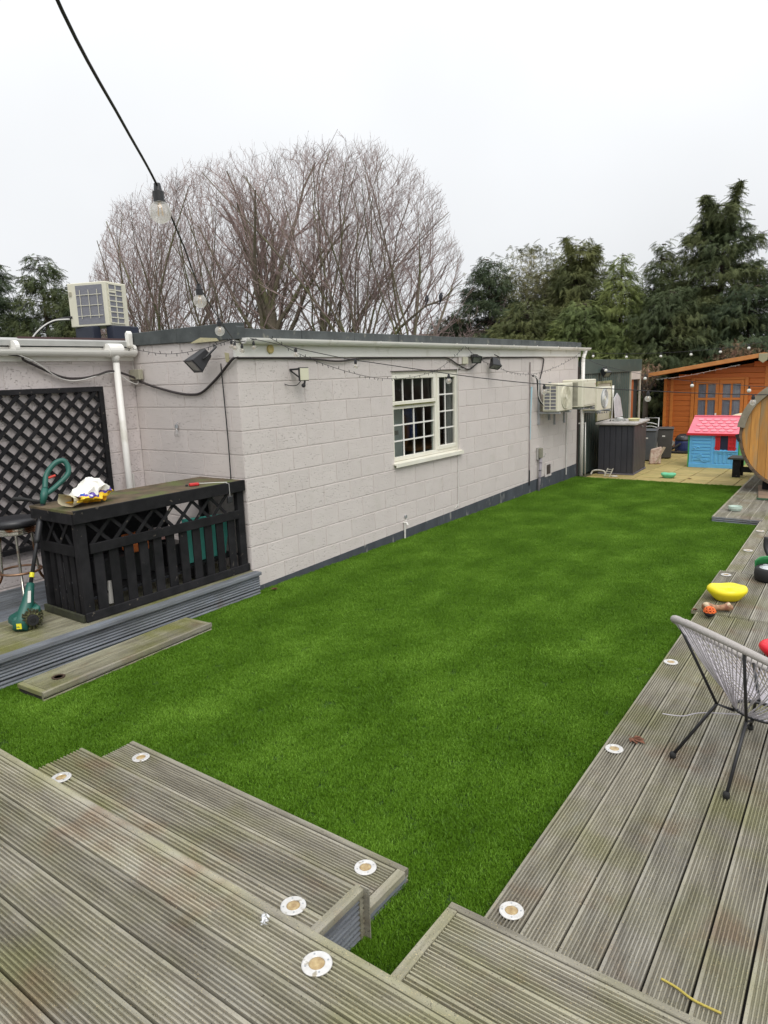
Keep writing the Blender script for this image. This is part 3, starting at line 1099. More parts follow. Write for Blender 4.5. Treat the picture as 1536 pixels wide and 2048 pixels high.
MB().prism([L(-5.11, 7.045, .985), L(-5.11, 8.71, .985), L(-5.005, 8.71, .965), L(-5.005, 7.045, .965)], (0, 0, .026)).build('window_sill', pvccream, bld, bev=.004)
MB().box(L(-5.008, 7.046, .945), L(-4.999, 8.709, .992)).build('window_sill', pvccream, bld)
MB().box(L(-5.06, 7.12, 1.697), L(-5.052, 8.05, 1.712)).build('moss_streak', mossm, win)
MB().box(L(-5.0555, 7.04, 2.112), L(-5.040, 8.70, 2.124)).build('drip_strip', mat('dark_strip', (.10, .085, .08), rough=.8), bld)
# things inside the room seen through the glass
wt = mat('white_appliance', (.72, .80, .76), rough=.4)
o = MB().box((0, 0, 0), (.55, .5, 1.56)).build('fridge', wt, loc=(-6.25, 7.70, .05), bev=.01)
tag(o, 'pale green white fridge inside the room, left of the window', 'fridge')
for k, (yy, zz) in enumerate(((.12, 1.45), (.30, 1.2), (.12, 1.1))):
    MB().box((.551, yy, zz), (.556, yy + .09, zz + .06)).build('magnet', mat('grey_note', (.35, .38, .36)), o)
tb = thing('workbench', 'brown wooden bench inside the room behind the window', 'bench', (-6.2, 9.6, .05))
MB().box((-.45, -1.25, .94), (.6, 1.0, .98)).build('bench_top', mat('brown_bench', (.30, .13, .05), (.20, .085, .035), scale=5, stretch=(3, 1, 1)), tb)
MB().box((-.4, -1.2, 0), (.55, .95, .939)).build('cabinet', mat('grey_cabinet', (.16, .15, .12), rough=.6), tb)
o = MB().tube(smoothpath([(-5.85, 8.45, 1.5), (-5.82, 8.5, 1.55), (-5.80, 8.55, 1.40), (-5.82, 8.6, 1.15)], 5), .09, 10).build('blue_bag', mat('blue_cloth', (.03, .06, .22), rough=.8), smooth=True)
tag(o, 'dark blue cloth hanging inside the room behind the window', 'cloth')

# ------------------------------------------------------------------ left lower building
lb = thing('block_extension', 'lower block extension behind the bar with white gutter and trellis', 'building', (-6.66, 2.4, 0))
LB = Vector((-6.66, 2.4, 0))
def K(x, y, z):
    return (x - LB.x, y - LB.y, z)
MB().box(K(-10.5, -1.5, 0), K(-6.665, 4.604, 2.44)).build('wall', mortar, lb)
block_wall(lb, (-6.6665, 1.20), R(90), 3.40, .006, 11, blockpink, zmax=2.33, pl=LB)
MB().box(K(-6.664, -1.5, 2.318), K(-6.64, 4.597, 2.45)).build('fascia', pvc, lb, bev=.002)
gutter(lb, -6.575, -1.5, 4.56, 2.447, LB, r_=.06, dz=-.03)
for yb in (2.0, 3.32):
    MB().lathe([(.064, -.02), (.064, .02)], 20, K(-6.575, yb, 2.44), axis='y').build('gutter_joint', pvc, lb)
MB().lathe([(.062, -.012), (.062, .012)], 20, K(-6.575, 4.555, 2.418), axis='y').build('gutter_end', pvc, lb)
MB().lathe([(.068, -.08), (.068, .08)], 20, K(-6.575, 4.33, 2.420), axis='y').build('gutter_joint', pvc, lb)
dl = MB()
dl.cyl(K(-6.575, 4.34, 2.41), K(-6.575, 4.34, 2.30), .05, .036, n=16)
dl.cyl(K(-6.575, 4.34, 2.31), K(-6.56, 4.345, .24), .034, n=16)
dl.build('downpipe', pvc, lb, smooth=True)
MB().prism([K(-6.67, -1.5, 2.475), K(-6.60, -1.5, 2.46), K(-6.595, -1.5, 2.51), K(-6.67, -1.5, 2.535)], (0, 6.06, 0)).build('roof_trim', mat('grey_trim', (.48, .48, .46), (.38, .38, .36), scale=4, rough=.6), lb)
MB().box(K(-10.5, -1.5, 2.44), K(-6.66, 4.60, 2.49)).build('roof', felt, lb)
MB().prism([K(-6.62, 4.5, 2.45), K(-6.56, 4.5, 2.46), K(-6.56, 4.5, 2.60), K(-6.585, 4.5, 2.625), K(-6.62, 4.5, 2.60)], (0, .06, 0)).build('end_cap', pvc, lb, bev=.01)
MB().box(K(-6.67, 3.4, 2.50), K(-6.64, 4.56, 2.545)).build('roof_batten', mat('maroon_batten', (.09, .05, .05), rough=.8), lb)
o = MB().cyl((-6.62, 4.43, .24), (-6.62, 4.43, 1.135), .011, n=8).build('white_rod', whitecable)
tag(o, 'thin white rod standing behind the bar beside the downpipe', 'rod')

# trellis
tr = thing('trellis', 'black diagonal lattice trellis screen fixed to the recessed wall', 'trellis', (-6.62, 2.9, 0))
TY0, TY1, TZ0, TZ1 = -1.5, 1.28, .55, 2.065
MB().box((-.02, TY0, TZ1 - .05), (.02, TY1, TZ1)).build('frame_rail', blackwood, tr, bev=.003)
MB().box((-.02, TY0, TZ0), (.02, TY1, TZ0 + .05)).build('frame_rail', blackwood, tr, bev=.003)
MB().box((-.02, TY1 - .05, TZ0 + .05), (.02, TY1, TZ1 - .05)).build('frame_post', blackwood, tr, bev=.003)
MB().box((-.02, TY0, TZ0 + .05), (.02, TY0 + .05, TZ1 - .05)).build('frame_post', blackwood, tr, bev=.003)
ya, yb_, za, zb_ = TY0 + .05, TY1 - .05, TZ0 + .05, TZ1 - .05
sp = .1555
for sgn in (1, -1):
    c = -4.0
    while c < 5.0:
        # line z = sgn*(y) + c, clipped
        if sgn > 0:
            y_lo, y_hi = max(ya, za - c), min(yb_, zb_ - c)
        else:
            y_lo, y_hi = max(ya, c - zb_), min(yb_, c - za)
        if y_hi - y_lo > .02:
            xo = .0085 if sgn > 0 else -.0085
            MB().bar((xo, y_lo, sgn * y_lo + c), (xo, y_hi, sgn * y_hi + c), .036, .009, (1, 0, 0)).build('slat', blackwood, tr)
        c += sp

# ------------------------------------------------------------------ bar counter on the left deck
bar = thing('bar_counter', 'black stained garden bar with lattice, pickets and mouldy wooden top', 'bar counter', (-5.365, 3.745, .237))
def Bp(x, y, z):
    return (x + 5.365, y - 3.745, z - .237)
X0, X1, Y0, Y1 = -5.67, -5.075, 2.86, 4.585
MB().box(Bp(X0 - .03, Y0 - .035, 1.115), Bp(-5.375, Y1, 1.135)).build('top_board', mouldytop, bar, bev=.002)
MB().box(Bp(-5.371, Y0 - .035, 1.115), Bp(X1 + .02, Y1, 1.137)).build('top_board', mouldytop, bar, bev=.002)
MB().box(Bp(X1 + .001, Y0 - .03, 1.035), Bp(X1 + .024, Y1 + .003, 1.140)).build('rail', blackwood, bar, bev=.003)
MB().box(Bp(X0 - .02, Y0 - .036, 1.03), Bp(X1 - .0, Y0 - .014, 1.115)).build('rail', blackwood, bar, bev=.003)
MB().box(Bp(X1 - .016, Y0 + .09, .775), Bp(X1 + .006, Y1 - .07, .855)).build('rail', blackwood, bar, bev=.003)
MB().box(Bp(X0 + .06, Y0 - .014, .765), Bp(X1 - .06, Y0 + .008, .85)).build('rail', blackwood, bar, bev=.003)
MB().box(Bp(X1 - .004, Y0 - .014, .24), Bp(X1 + .018, Y1, .312)).build('rail', blackwood, bar, bev=.003)
MB().box(Bp(X0, Y0 - .034, .24), Bp(X1 - .005, Y0 - .012, .30)).build('rail', mat('green_black_wood', (.055, .06, .03), (.03, .03, .02), scale=12, rough=.9), bar, bev=.003)
for (x, y, w_, d_) in ((X1 - .035, Y0 + .035, .062, .085), (X1 - .03, Y1 - .045, .055, .08), (X0 + .03, Y0 + .03, .06, .07), (X0 + .03, Y1 - .04, .06, .08)):
    MB().box(Bp(x - w_ / 2, y - d_ / 2, .242), Bp(x + w_ / 2, y + d_ / 2, 1.113)).build('post', blackwood, bar, bev=.003)
ps, pe, npk = Y0 + .095, Y1 - .10, 11
for k in range(npk):
    y = ps + (pe - ps) * (k + .5) / npk
    tlt = random.uniform(-.004, .004)
    MB().prism([Bp(X1 - .036, y - .043, .27), Bp(X1 - .036, y + .043, .27), Bp(X1 - .036, y + .043 + tlt, .80), Bp(X1 - .036, y - .043 + tlt, .80)], (.018, 0, 0)).build('picket', blackwood, bar, bev=.002)
for k in range(4):
    x = X0 + .10 + (X1 - X0 - .20) * (k + .5) / 4
    MB().box(Bp(x - .033, Y0 + .0085, .27), Bp(x + .033, Y0 + .026, .80)).build('picket', blackwood, bar, bev=.002)
for sgn in (1, -1):
    for k in range(8):
        yc = Y0 + .08 + .205 * (k + .5) + (.03 if sgn > 0 else -.0)
        if yc + .13 > Y1 - .06:
            continue
        xo = X1 - .022 + (.006 if sgn > 0 else -.005)
        MB().bar(Bp(xo, yc - .10 * sgn, .845), Bp(xo, yc + .10 * sgn, 1.045), .028, .009, (1, 0, 0)).build('lattice_slat', blackwood, bar)
    for k in range(2):
        xc = X0 + .20 + .19 * k
        yo = Y0 + (.003 if sgn > 0 else .013)
        MB().bar(Bp(xc - .08 * sgn, yo, .84), Bp(xc + .08 * sgn, yo, 1.04), .028, .009, (0, 1, 0)).build('lattice_slat', blackwood, bar)
MB().box(Bp(X0 + .01, Y0 + .07, .43), Bp(X0 + .025, Y0 + 1.25, 1.11)).build('back_panel', blackwood, bar)
MB().box(Bp(X0 + .05, Y0 + .06, .40), Bp(X1 - .08, Y1 - .06, .42)).build('shelf', blackwood, bar)
# things stored inside the bar
teal = mat('teal_plastic', (.10, .46, .38), (.07, .36, .30), rough=.45)
o = thing('plastic_chair', 'teal plastic chair stored inside the bar at its right end', 'chair', (-5.36, 4.22, .425))
MB().prism([(.12, -.28, .0), (.12, .22, .0), (.17, .26, .40), (.17, -.30, .44)], (.015, 0, 0)).build('backrest', teal, o, bev=.005)
MB().prism([(-.15, -.22, .12), (.12, -.24, .10), (.12, .18, .10), (-.15, .16, .12)], (0, 0, .02)).build('seat', teal, o)
for (a, b_) in ((-.12, -.2), (.10, -.2), (-.12, .14), (.10, .14)):
    MB().cyl((a, b_, 0), (a, b_, .12), .018, n=8).build('leg', teal, o)
o = MB().box((0, 0, 0), (.02, .055, .19)).build('white_plank', mat('offwhite_plank', (.62, .60, .56)), loc=(-5.165, 3.10, .31))
o.rotation_euler = (R(-6), 0, 0)
tag(o, 'small off white plank standing low inside the bar between pickets', 'plank')
o = MB().box((-.09, -.08, 0), (.09, .08, .14)).build('orange_box', mat('orange_box', (.75, .20, .05)), loc=(-5.3, 3.5, .66), bev=.01)
tag(o, 'orange box on the clutter inside the bar', 'box')
o = MB().box((-.06, -.05, 0), (.06, .05, .1)).build('white_carton', mat('redwhite_carton', (.7, .68, .66), (.6, .1, .08), scale=9), loc=(-5.28, 3.72, .71), bev=.006)
tag(o, 'red and white carton next to the orange box inside the bar', 'box')
for i, (x, y, a, b_, c) in enumerate(((-5.4, 3.3, .2, .3, .22), (-5.42, 3.62, .22, .28, .27), (-5.38, 3.95, .2, .2, .2))):
    o = MB().box((-a / 2, -b_ / 2, 0), (a / 2, b_ / 2, c)).build('dark_crate', blackplastic, loc=(x, y, .422), bev=.01)
    tag(o, ('dark crate on the bar shelf behind the left pickets', 'dark crate on the bar shelf under the orange box', 'dark crate on the bar shelf beside the teal chair')[i], 'crate')
o = MB().box((-.12, -.1, 0), (.12, .1, .19)).build('dark_crate', blackplastic, loc=(-5.36, 4.2, .238), bev=.01)
tag(o, 'dark crate on the deck under the teal chair in the bar', 'crate')
bk = mat('pack_silver', (.45, .45, .46), (.2, .2, .22), scale=20, rough=.3)
o = MB()
for k in range(7):
    o.box((-.03, -.02, k * .055), (.03, .02, k * .055 + .04))
    o.box((-.028, -.018, k * .055 + .04), (.028, .018, k * .055 + .055))
o = o.build('packet_strip', bk, loc=(-5.50, 2.95, .26))
tag(o, 'strip of silver packets hanging behind the short side pickets', 'packets')

# things on top of the bar
cup = thing('paper_cup', 'dark red takeaway cup with white lid behind the plastic bag', 'cup', (-5.62, 3.25, 1.137))
MB().lathe([(.026, 0), (.036, .08)], 20).build('cup_body', mat('maroon_paper', (.16, .015, .025), rough=.5), cup, smooth=False)
MB().lathe([(.039, .08), (.039, .092), (.034, .094), (.032, .106), (.001, .106)], 20).build('lid', mat('white_lid', (.8, .8, .78), rough=.4), cup)
# crumpled shopping bag
def bag_mesh():
    V, F = [], []
    nu, nv = 34, 14
    rj = random.Random(5)
    def H(u, v):
        # u 0..1 along, v 0..1 around
        a = 2 * math.pi * v
        return a
    for i in range(nu + 1):
        u = i / nu
        rad = .035 + .075 * math.sin(math.pi * min(1, u * 1.05)) ** .7
        if u < .12:
            rad = .085
        hgt = .5 + .75 * math.exp(-((u - .62) / .25) ** 2)
        for j in range(nv):
            a = 2 * math.pi * j / nv
            cr = 1 + .16 * math.sin(5 * a + 9 * u) + .10 * math.sin(11 * u * 3 + 2 * a) + rj.uniform(-.07, .07)
            y = -.21 + .42 * u + rj.uniform(-.006, .006)
            x = math.cos(a) * rad * cr * 1.15
            z = max(0.002, (.045 + .05 * hgt * 0.9) + math.sin(a) * rad * .75 * hgt * cr)
            V.append((x, y, z))
    for i in range(nu):
        for j in range(nv):
            F.append((i * nv + j, i * nv + (j + 1) % nv, (i + 1) * nv + (j + 1) % nv, (i + 1) * nv + j))
    F.append(tuple(nu * nv + k for k in range(nv)))
    return V, F
def bag_mat():
    ma = bpy.data.materials.new('printed_bag')
    ma.use_nodes = True
    n = ma.node_tree
    b = n.nodes['Principled BSDF']
    b.inputs['Roughness'].default_value = .35
    tcn = n.nodes.new('ShaderNodeTexCoord')
    sp_ = n.nodes.new('ShaderNodeSeparateXYZ')
    lk(n, tcn.outputs['Object'], sp_.inputs[0])
    no = n.nodes.new('ShaderNodeTexNoise')
    no.inputs['Scale'].default_value = 14
    lk(n, tcn.outputs['Object'], no.inputs['Vector'])
    # white on the crown, yellow orange print low down with purple rim
    s_ = n.nodes.new('ShaderNodeMath')
    s_.operation = 'MULTIPLY_ADD'
    lk(n, no.outputs['Fac'], s_.inputs[0])
    s_.inputs[1].default_value = .10
    lk(n, sp_.outputs['Z'], s_.inputs[2])
    r = n.nodes.new('ShaderNodeValToRGB')
    r.color_ramp.interpolation = 'CONSTANT'
    e = r.color_ramp.elements
    e[0].position = 0
    e[0].color = (.95, .45, .02, 1)
    e[1].position = .125
    e[1].color = (.10, .05, .35, 1)
    q = e.new(.137)
    q.color = (.80, .78, .72, 1)
    q = e.new(.09)
    q.color = (.95, .62, .03, 1)
    lk(n, s_.outputs[0], r.inputs['Fac'])
    lk(n, r.outputs[0], b.inputs['Base Color'])
    return ma
bag = thing('shopping_bag', 'crumpled white plastic bag with orange and purple print on the bar top', 'plastic bag', (-5.29, 3.13, 1.139), R(14))
V, F = bag_mesh()
bm_ = bpy.data.meshes.new('bag_body')
bm_.from_pydata(V, [], F)
obj('bag_body', bm_, bag_mat(), bag)
b = MB()
vs = []
for k in range(16):
    a = math.pi * 2 * k / 16
    vs.append((math.cos(a) * .085, -.255 + .018 * math.sin(3 * a) - .03 * math.sin(a), max(.004, .065 + math.sin(a) * .06)))
for k in range(16):
    a = math.pi * 2 * k / 16
    vs.append((math.cos(a) * .05, -.15, max(.003, .05 + math.sin(a) * .035)))
b.add(vs, [(k, (k + 1) % 16, 16 + (k + 1) % 16, 16 + k) for k in range(16)])
b.build('bag_mouth', mat('bag_lining', (.76, .70, .52), (.66, .60, .42), scale=12, rough=.4), bag)
MB().prism([(.055, -.16, .10), (.075, -.10, .085), (.09, -.03, .07), (.085, -.06, .05), (.075, -.13, .065)], (.004, 0, .004)).build('blue_mark', mat('blue_print', (.02, .16, .75), rough=.4), bag)
rd = thing('red_gadget', 'small red gadget with a pale lead lying on the bar top', 'gadget', (-5.22, 4.12, 1.138), R(70))
MB().box((-.045, -.025, 0), (.045, .025, .028)).build('body', mat('red_plastic', (.55, .03, .03), rough=.4), rd, bev=.008)
MB().tube(smoothpath([(.04, 0, .02), (.10, .03, .01), (.19, .02, .006), (.3, -.05, .005)], 5), .004, 6).build('lead', whitecable, rd)
MB().lathe([(.012, 0), (.012, .012), (.006, .018)], 10, (-.06, .03, 0)).build('knob', blackplastic, rd)
sw = thing('inline_switch', 'small black switch hanging on a wire at the right end of the bar', 'switch', (-5.03, 4.36, 1.0))
MB().tube([(-.03, .0, .14), (.012, 0, .138), (.014, 0, .02)], .002, 5).build('wire', whitecable, sw)
MB().box((0, -.03, -.045), (.022, .03, .02)).build('switch_body', blackplastic, sw, bev=.006)

# ------------------------------------------------------------------ bar stool
st = thing('bar_stool', 'chrome bar stool with black round seat and rusty foot ring', 'stool', (-6.0, 2.83, .236), R(20))
MB().lathe([(.16, .70), (.188, .715), (.192, .74), (.18, .762), (.12, .775), (.001, .778)], 28).build('seat', mat('black_vinyl', (.03, .03, .034), rough=.38), st, smooth=True)
ban = MB()
ban.lathe([(.165, .64), (.17, .645), (.17, .655), (.165, .66), (.172, .665), (.172, .675), (.166, .68), (.174, .686), (.174, .696), (.166, .70)], 28)
ban.build('seat_band', chrome, st)
for k in range(4):
    a = R(45 + 90 * k)
    ca, sa = math.cos(a), math.sin(a)
    MB().tube(smoothpath([(ca * .12, sa * .12, .66), (ca * .135, sa * .135, .40), (ca * .15, sa * .15, .26), (ca * .22, sa * .22, .14), (ca * .225, sa * .225, .0)], 5), .0115, 8).build('leg', chrome, st, smooth=True)
MB().tube([(math.cos(R(10 * k)) * .165, math.sin(R(10 * k)) * .165, .31) for k in range(36)], .0105, 8, closed=True).build('foot_ring', mat('rusty_ring_chrome', (.40, .26, .17), (.22, .10, .05), scale=9, rough=.45, metal=.7), st, smooth=True)

# ------------------------------------------------------------------ garden brush machine leaning on the bar
gm_ = mat('dark_green_plastic', (.018, .115, .090), (.014, .09, .07), rough=.42)
wz = thing('weed_brush', 'dark green long handled electric weeder with dirty brush roller leaning on the bar', 'garden tool', (-5.42, 2.62, .24))
def Wp(t_, off=(0, 0, 0)):
    a, b_ = Vector((-5.42, 2.60, .50)), Vector((-5.60, 2.90, 1.18))
    p = a + (b_ - a) * t_ + Vector(off) - Vector((-5.42, 2.62, .24))
    return p
MB().tube([Wp(.10), Wp(.95)], .0155, 10).build('shaft', blackplastic, wz, smooth=True)
MB().tube([Wp(.52), Wp(.56), Wp(.74), Wp(.78)], [.02, .026, .026, .018], 10).build('shaft_sleeve', blackplastic, wz, smooth=True)
MB().tube([Wp(.16), Wp(.21)], .0185, 10).build('yellow_label', mat('yellow_label', (.85, .78, .03), rough=.5), wz)
MB().tube([Wp(.10), Wp(.03), Wp(-.10), Wp(-.26, (.0, -.02, 0)), Wp(-.36, (.02, -.04, 0))], [.028, .034, .045, .058, .055], 12).build('motor_housing', gm_, wz, smooth=True)
hd = MB()
hd.prism([Wp(-.20, (-.10, -.10, -.02)), Wp(-.20, (.02, -.12, -.02)), Wp(-.15, (.10, .06, .02)), Wp(-.15, (-.06, .09, .02)), ], (0.01, -.01, -.06))
hd.build('brush_guard', gm_, wz, bev=.015)
MB().prism([Wp(-.30, (.045, -.085, .02)), Wp(-.30, (.072, -.060, .02)), Wp(-.30, (.075, -.062, -.02)), Wp(-.30, (.048, -.087, -.02))], (.003, -.004, 0)).build('yellow_label', MATS['yellow_label'], wz)
MB().prism([Wp(-.02, (.035, -.02, .04)), Wp(-.02, (.042, .0, .04)), Wp(-.10, (.05, .0, .01)), Wp(-.10, (.043, -.022, .01))], (.003, -.003, 0)).build('white_label', whitecable, wz)
# roller with bristles: axis roughly along (+x, -y)
br = MB()
ax = Vector((.82, -.35, -.02)).normalized()
cc = Vector((-5.42 + .03, 2.58, .327)) - Vector((-5.42, 2.62, .24))
for kx in range(9):
    c0 = cc + ax * (-.085 + kx * .0245)
    e1 = ax.orthogonal().normalized()
    e2 = ax.cross(e1)
    for q in range(16):
        a = 2 * math.pi * (q + .5 * (kx % 2)) / 16 + random.uniform(-.08, .08)
        d = e1 * math.cos(a) + e2 * math.sin(a)
        rr = .078 + random.uniform(-.008, .006)
        br.tube([c0 + d * .045, c0 + d * rr], [.010, .007], 5)
br.tube([cc - ax * .11, cc + ax * .125], .052, 14)
br.build('brush_roller', mat('dirty_bristle', (.07, .075, .03), (.03, .025, .02), scale=45, rough=1, c3=(.16, .16, .06), s3=60, t3=(.55, .65)), wz)
MB().tube([cc + ax * .12, cc + ax * .145], [.045, .040], 16).build('roller_cap', blackplastic, wz)
MB().tube([cc + ax * .144, cc + ax * .147], [.022, .020], 12).build('roller_hub', mat('hub_dark', (.008, .008, .008)), wz)
hn = MB()
hp = [Wp(.95), Wp(1.04), Wp(1.12, (.0, .0, .0))]
hn.tube(hp, [.020, .030, .028], 12)
loop = smoothpath([Wp(1.12), Wp(1.28, (-.01, -.0, .0)), Wp(1.42, (.02, .04, -.01)), Wp(1.45, (.05, .10, -.02)), Wp(1.34, (.06, .14, -.04)), Wp(1.16, (.02, .09, -.01)), Wp(1.06, (0, .02, 0))], 6)
hn.tube(loop, .0215, 10)
hn.build('handle', gm_, wz, smooth=True)
MB().tube([Wp(1.24, (-.0, .015, 0)), Wp(1.27, (.02, .06, -.005))], .010, 8).build('trigger', mat('red_trigger', (.6, .05, .03), rough=.4), wz)
MB().tube(smoothpath([Wp(.98), Wp(.99, (-.05, -.04, .0)), Wp(1.0, (-.12, -.10, .01)), Wp(1.0, (-.19, -.15, .015))], 4), [.011] * 4 + [.012] * 4 + [.017] * 5, 10).build('side_handle', blackrubber, wz, smooth=True)

# ------------------------------------------------------------------ cables and small fittings on the walls
def cable(name, label, pts, r_, ma, cat='cable', k=6, n=6):
    o = MB().tube(smoothpath(pts, k), r_, n).build(name, ma, smooth=True)
    return tag(o, label, cat)
cable('cable', 'thick dark conduit sagging along the recessed left wall', [(-6.60, 1.8, 2.47), (-6.55, 3.21, 2.385), (-6.60, 3.42, 2.32), (-6.62, 3.74, 2.175), (-6.62, 3.94, 2.15), (-6.60, 4.12, 2.175), (-6.58, 4.29, 2.215), (-6.56, 4.48, 2.16), (-6.55, 4.56, 2.12)], .012, conduit, n=8)
cable('cable', 'thin white lead tied under the dark conduit on the left wall', [(-6.59, 1.8, 2.485), (-6.545, 3.21, 2.402), (-6.60, 3.72, 2.162), (-6.605, 3.94, 2.132), (-6.58, 4.29, 2.20), (-6.555, 4.45, 2.11), (-6.55, 4.54, 2.075), (-6.535, 4.56, 2.105)], .0055, whitecable)
jb = thing('junction_box', 'beige square junction box at the inner corner above the bar', 'junction box', (-6.63, 4.585, 2.12))
MB().box((-.02, -.055, 0), (.15, -.0, .105)).build('box_body', mat('beige_box', (.42, .40, .31), (.34, .32, .24), rough=.5), jb, bev=.005)
for (a, b_) in ((.0, .01), (.13, .01), (.0, .09), (.065, .09)):
    MB().lathe([(.004, 0), (.004, .003)], 8, (a, -.058, b_), axis='y').build('screw', galv, jb)
MB().tube([(-.0, -.01, .11), (.0, -.01, .2)], .004, 6).build('lead', whitecable, jb)
cable('cable', 'thick dark conduit drooping across the short return wall', [(-6.55, 4.57, 2.105), (-6.29, 4.575, 2.04), (-5.95, 4.58, 1.975), (-5.73, 4.58, 1.955), (-5.56, 4.58, 1.975), (-5.35, 4.58, 2.09), (-5.2, 4.575, 2.19), (-5.06, 4.565, 2.28), (-5.03, 4.60, 2.285)], .0125, conduit, n=8)
cable('cable', 'dark conduit clipped under the white fascia of the long wall', [(-5.03, 4.60, 2.284), (-5.03, 5.3, 2.28), (-5.03, 5.7, 2.265), (-5.02, 6.05, 2.245), (-5.03, 6.5, 2.275), (-5.03, 7.4, 2.278), (-5.03, 8.1, 2.279), (-5.03, 8.36, 2.27), (-5.03, 8.62, 2.185), (-5.03, 8.92, 2.115), (-5.03, 9.15, 2.19), (-5.03, 9.45, 2.275), (-5.03, 10.4, 2.279), (-5.03, 11.38, 2.276), (-5.03, 11.49, 2.18), (-5.03, 11.36, 1.92)], .010, conduit)
cable('cable', 'white cable running down the long wall right of the window', [(-5.03, 8.95, 2.14), (-5.03, 8.72, 2.12), (-5.035, 8.64, 2.17), (-5.035, 8.60, 1.95), (-5.035, 8.60, 1.2), (-5.035, 8.59, .30), (-5.035, 8.55, .22), (-5.035, 8.49, .18)], .0055, whitecable)
o = MB().box((-5.05, 8.72, 2.19), (-5.0, 8.86, 2.285)).build('junction_box', mat('cream_box', (.66, .64, .50), rough=.5), bev=.005)
tag(o, 'cream junction box just above the right corner of the window', 'junction box')
o = MB().box((-5.05, 8.635, 2.19), (-5.02, 8.71, 2.283)).build('timber_block', blockm, bev=.003)
tag(o, 'small painted timber block beside the cream junction box', 'block')

def floodlight(label, loc, rot, s=1.0, whitef=False):
    t = thing('floodlight', label, 'floodlight', loc)
    t.rotation_euler = rot
    b = MB()
    a, h, d = .085 * s, .06 * s, .075 * s
    b.add([(-a, -d, -h), (a, -d, -h), (a, -d, h), (-a, -d, h), (-a * .55, d, -h * .6), (a * .55, d, -h * .6), (a * .55, d, h * .6), (-a * .55, d, h * .6)],
          [(0, 1, 2, 3), (4, 7, 6, 5), (0, 4, 5, 1), (1, 5, 6, 2), (2, 6, 7, 3), (3, 7, 4, 0)])
    b.build('housing', blackplastic, t, bev=.006 * s)
    MB().box((-a * .8, -d - .002, -h * .75), (a * .8, -d - .0008, h * .75)).build('glass', mat('flood_glass', (.20, .21, .19), (.14, .15, .13), scale=8, rough=.12), t)
    fr_ = MB()
    fr_.box((-a, -d - .006, -h), (a, -d, -h * .78))
    fr_.box((-a, -d - .006, h * .78), (a, -d, h))
    fr_.box((-a, -d - .006, -h * .78), (-a * .84, -d, h * .78))
    fr_.box((a * .84, -d - .006, -h * .78), (a, -d, h * .78))
    fr_.build('bezel', blackplastic, t)
    MB().tube([(a * .9, 0, 0), (a * 1.15, .02 * s, 0), (a * 1.15, d * 1.7, .0), (a * .2, d * 2.0, 0)], .009 * s, 6).build('bracket', blackplastic, t)
    return t
floodlight('large black floodlight pointing down above the bar on the return wall', (-5.37, 4.43, 2.285), (R(42), 0, R(-18)), 1.25)
floodlight('small square black floodlight high on the wall beside the cream junction box', (-4.96, 8.98, 2.27), (R(25), 0, R(55)), .85)
floodlight('black floodlight tilted downward, second right of the window', (-4.93, 9.52, 2.20), (R(60), R(10), R(60)), .95)
floodlight('small black floodlight on the green shed wall', (-4.95, 14.35, 1.98), (R(40), 0, R(70)), 1.1)
cable('cable', 'black cord dropping from the large floodlight to the bar top', [(-5.25, 4.575, 2.24), (-5.245, 4.58, 1.9), (-5.235, 4.58, 1.5), (-5.225, 4.57, 1.14)], .0055, cablem)
fl = thing('led_floodlight', 'slim square white faced floodlight on a black bracket on the long wall', 'floodlight', (-5.05, 5.36, 2.1))
MB().box((.115, -.068, -.05), (.135, .072, .085)).build('housing', blackplastic, fl, bev=.004)
MB().box((.1355, -.060, -.042), (.1395, .064, .077)).build('panel', mat('led_panel', (.70, .68, .52), (.64, .62, .46), scale=6, rough=.3), fl)
MB().bar((.0, -.06, .065), (.12, -.04, .07), .022, .018).build('bracket_arm', blackplastic, fl)
MB().bar((.01, -.06, .055), (.12, -.045, -.02), .012, .012).build('bracket_arm', blackplastic, fl)
MB().ball((.11, .01, -.095), .022, 10).build('sensor', blackplastic, fl)
MB().bar((.12, .01, -.095), (.13, .01, -.05), .014, .014).build('sensor_stem', blackplastic, fl)
MB().tube(smoothpath([(.11, -.03, -.05), (.08, -.06, -.09), (.04, -.12, -.09), (.0, -.15, -.075)], 5), .004, 6).build('lead', cablem, fl)

o = thing('jar_bulb', 'clear light bulb with metal cap hooked on the return wall', 'light bulb', (-5.995, 4.575, 1.62))
MB().cyl((0, 0, 0), (0, 0, .035), .018, n=12).build('cap', galv, o)
MB().lathe([(.016, 0), (.018, -.02), (.034, -.055), (.032, -.075), (.015, -.09), (.001, -.092)], 16).build('glass', glassy('bulb_glass', (.96, .96, .96), .10), o, smooth=True)
MB().tube([(0, .02, .06), (0, .0, .04)], .003, 5).build('hook', galv, o)

# outside tap
tp = thing('outside_tap', 'small painted outside tap with a white pipe at the base of the long wall', 'tap', (-5.045, 7.22, .05))
MB().cyl((.015, 0, -.04), (.02, 0, .16), .012, n=8).build('pipe', whitecable, tp)
MB().tube([(0, 0, .17), (.05, 0, .17), (.065, 0, .14)], .012, 8).build('spout', pvc, tp)
MB().bar((.035, -.02, .20), (.035, .02, .20), .008, .008).build('tap_handle', pvc, tp)
MB().lathe([(.02, 0), (.02, .02)], 12, (0, .04, .24), axis='x').build('valve', galv, tp)
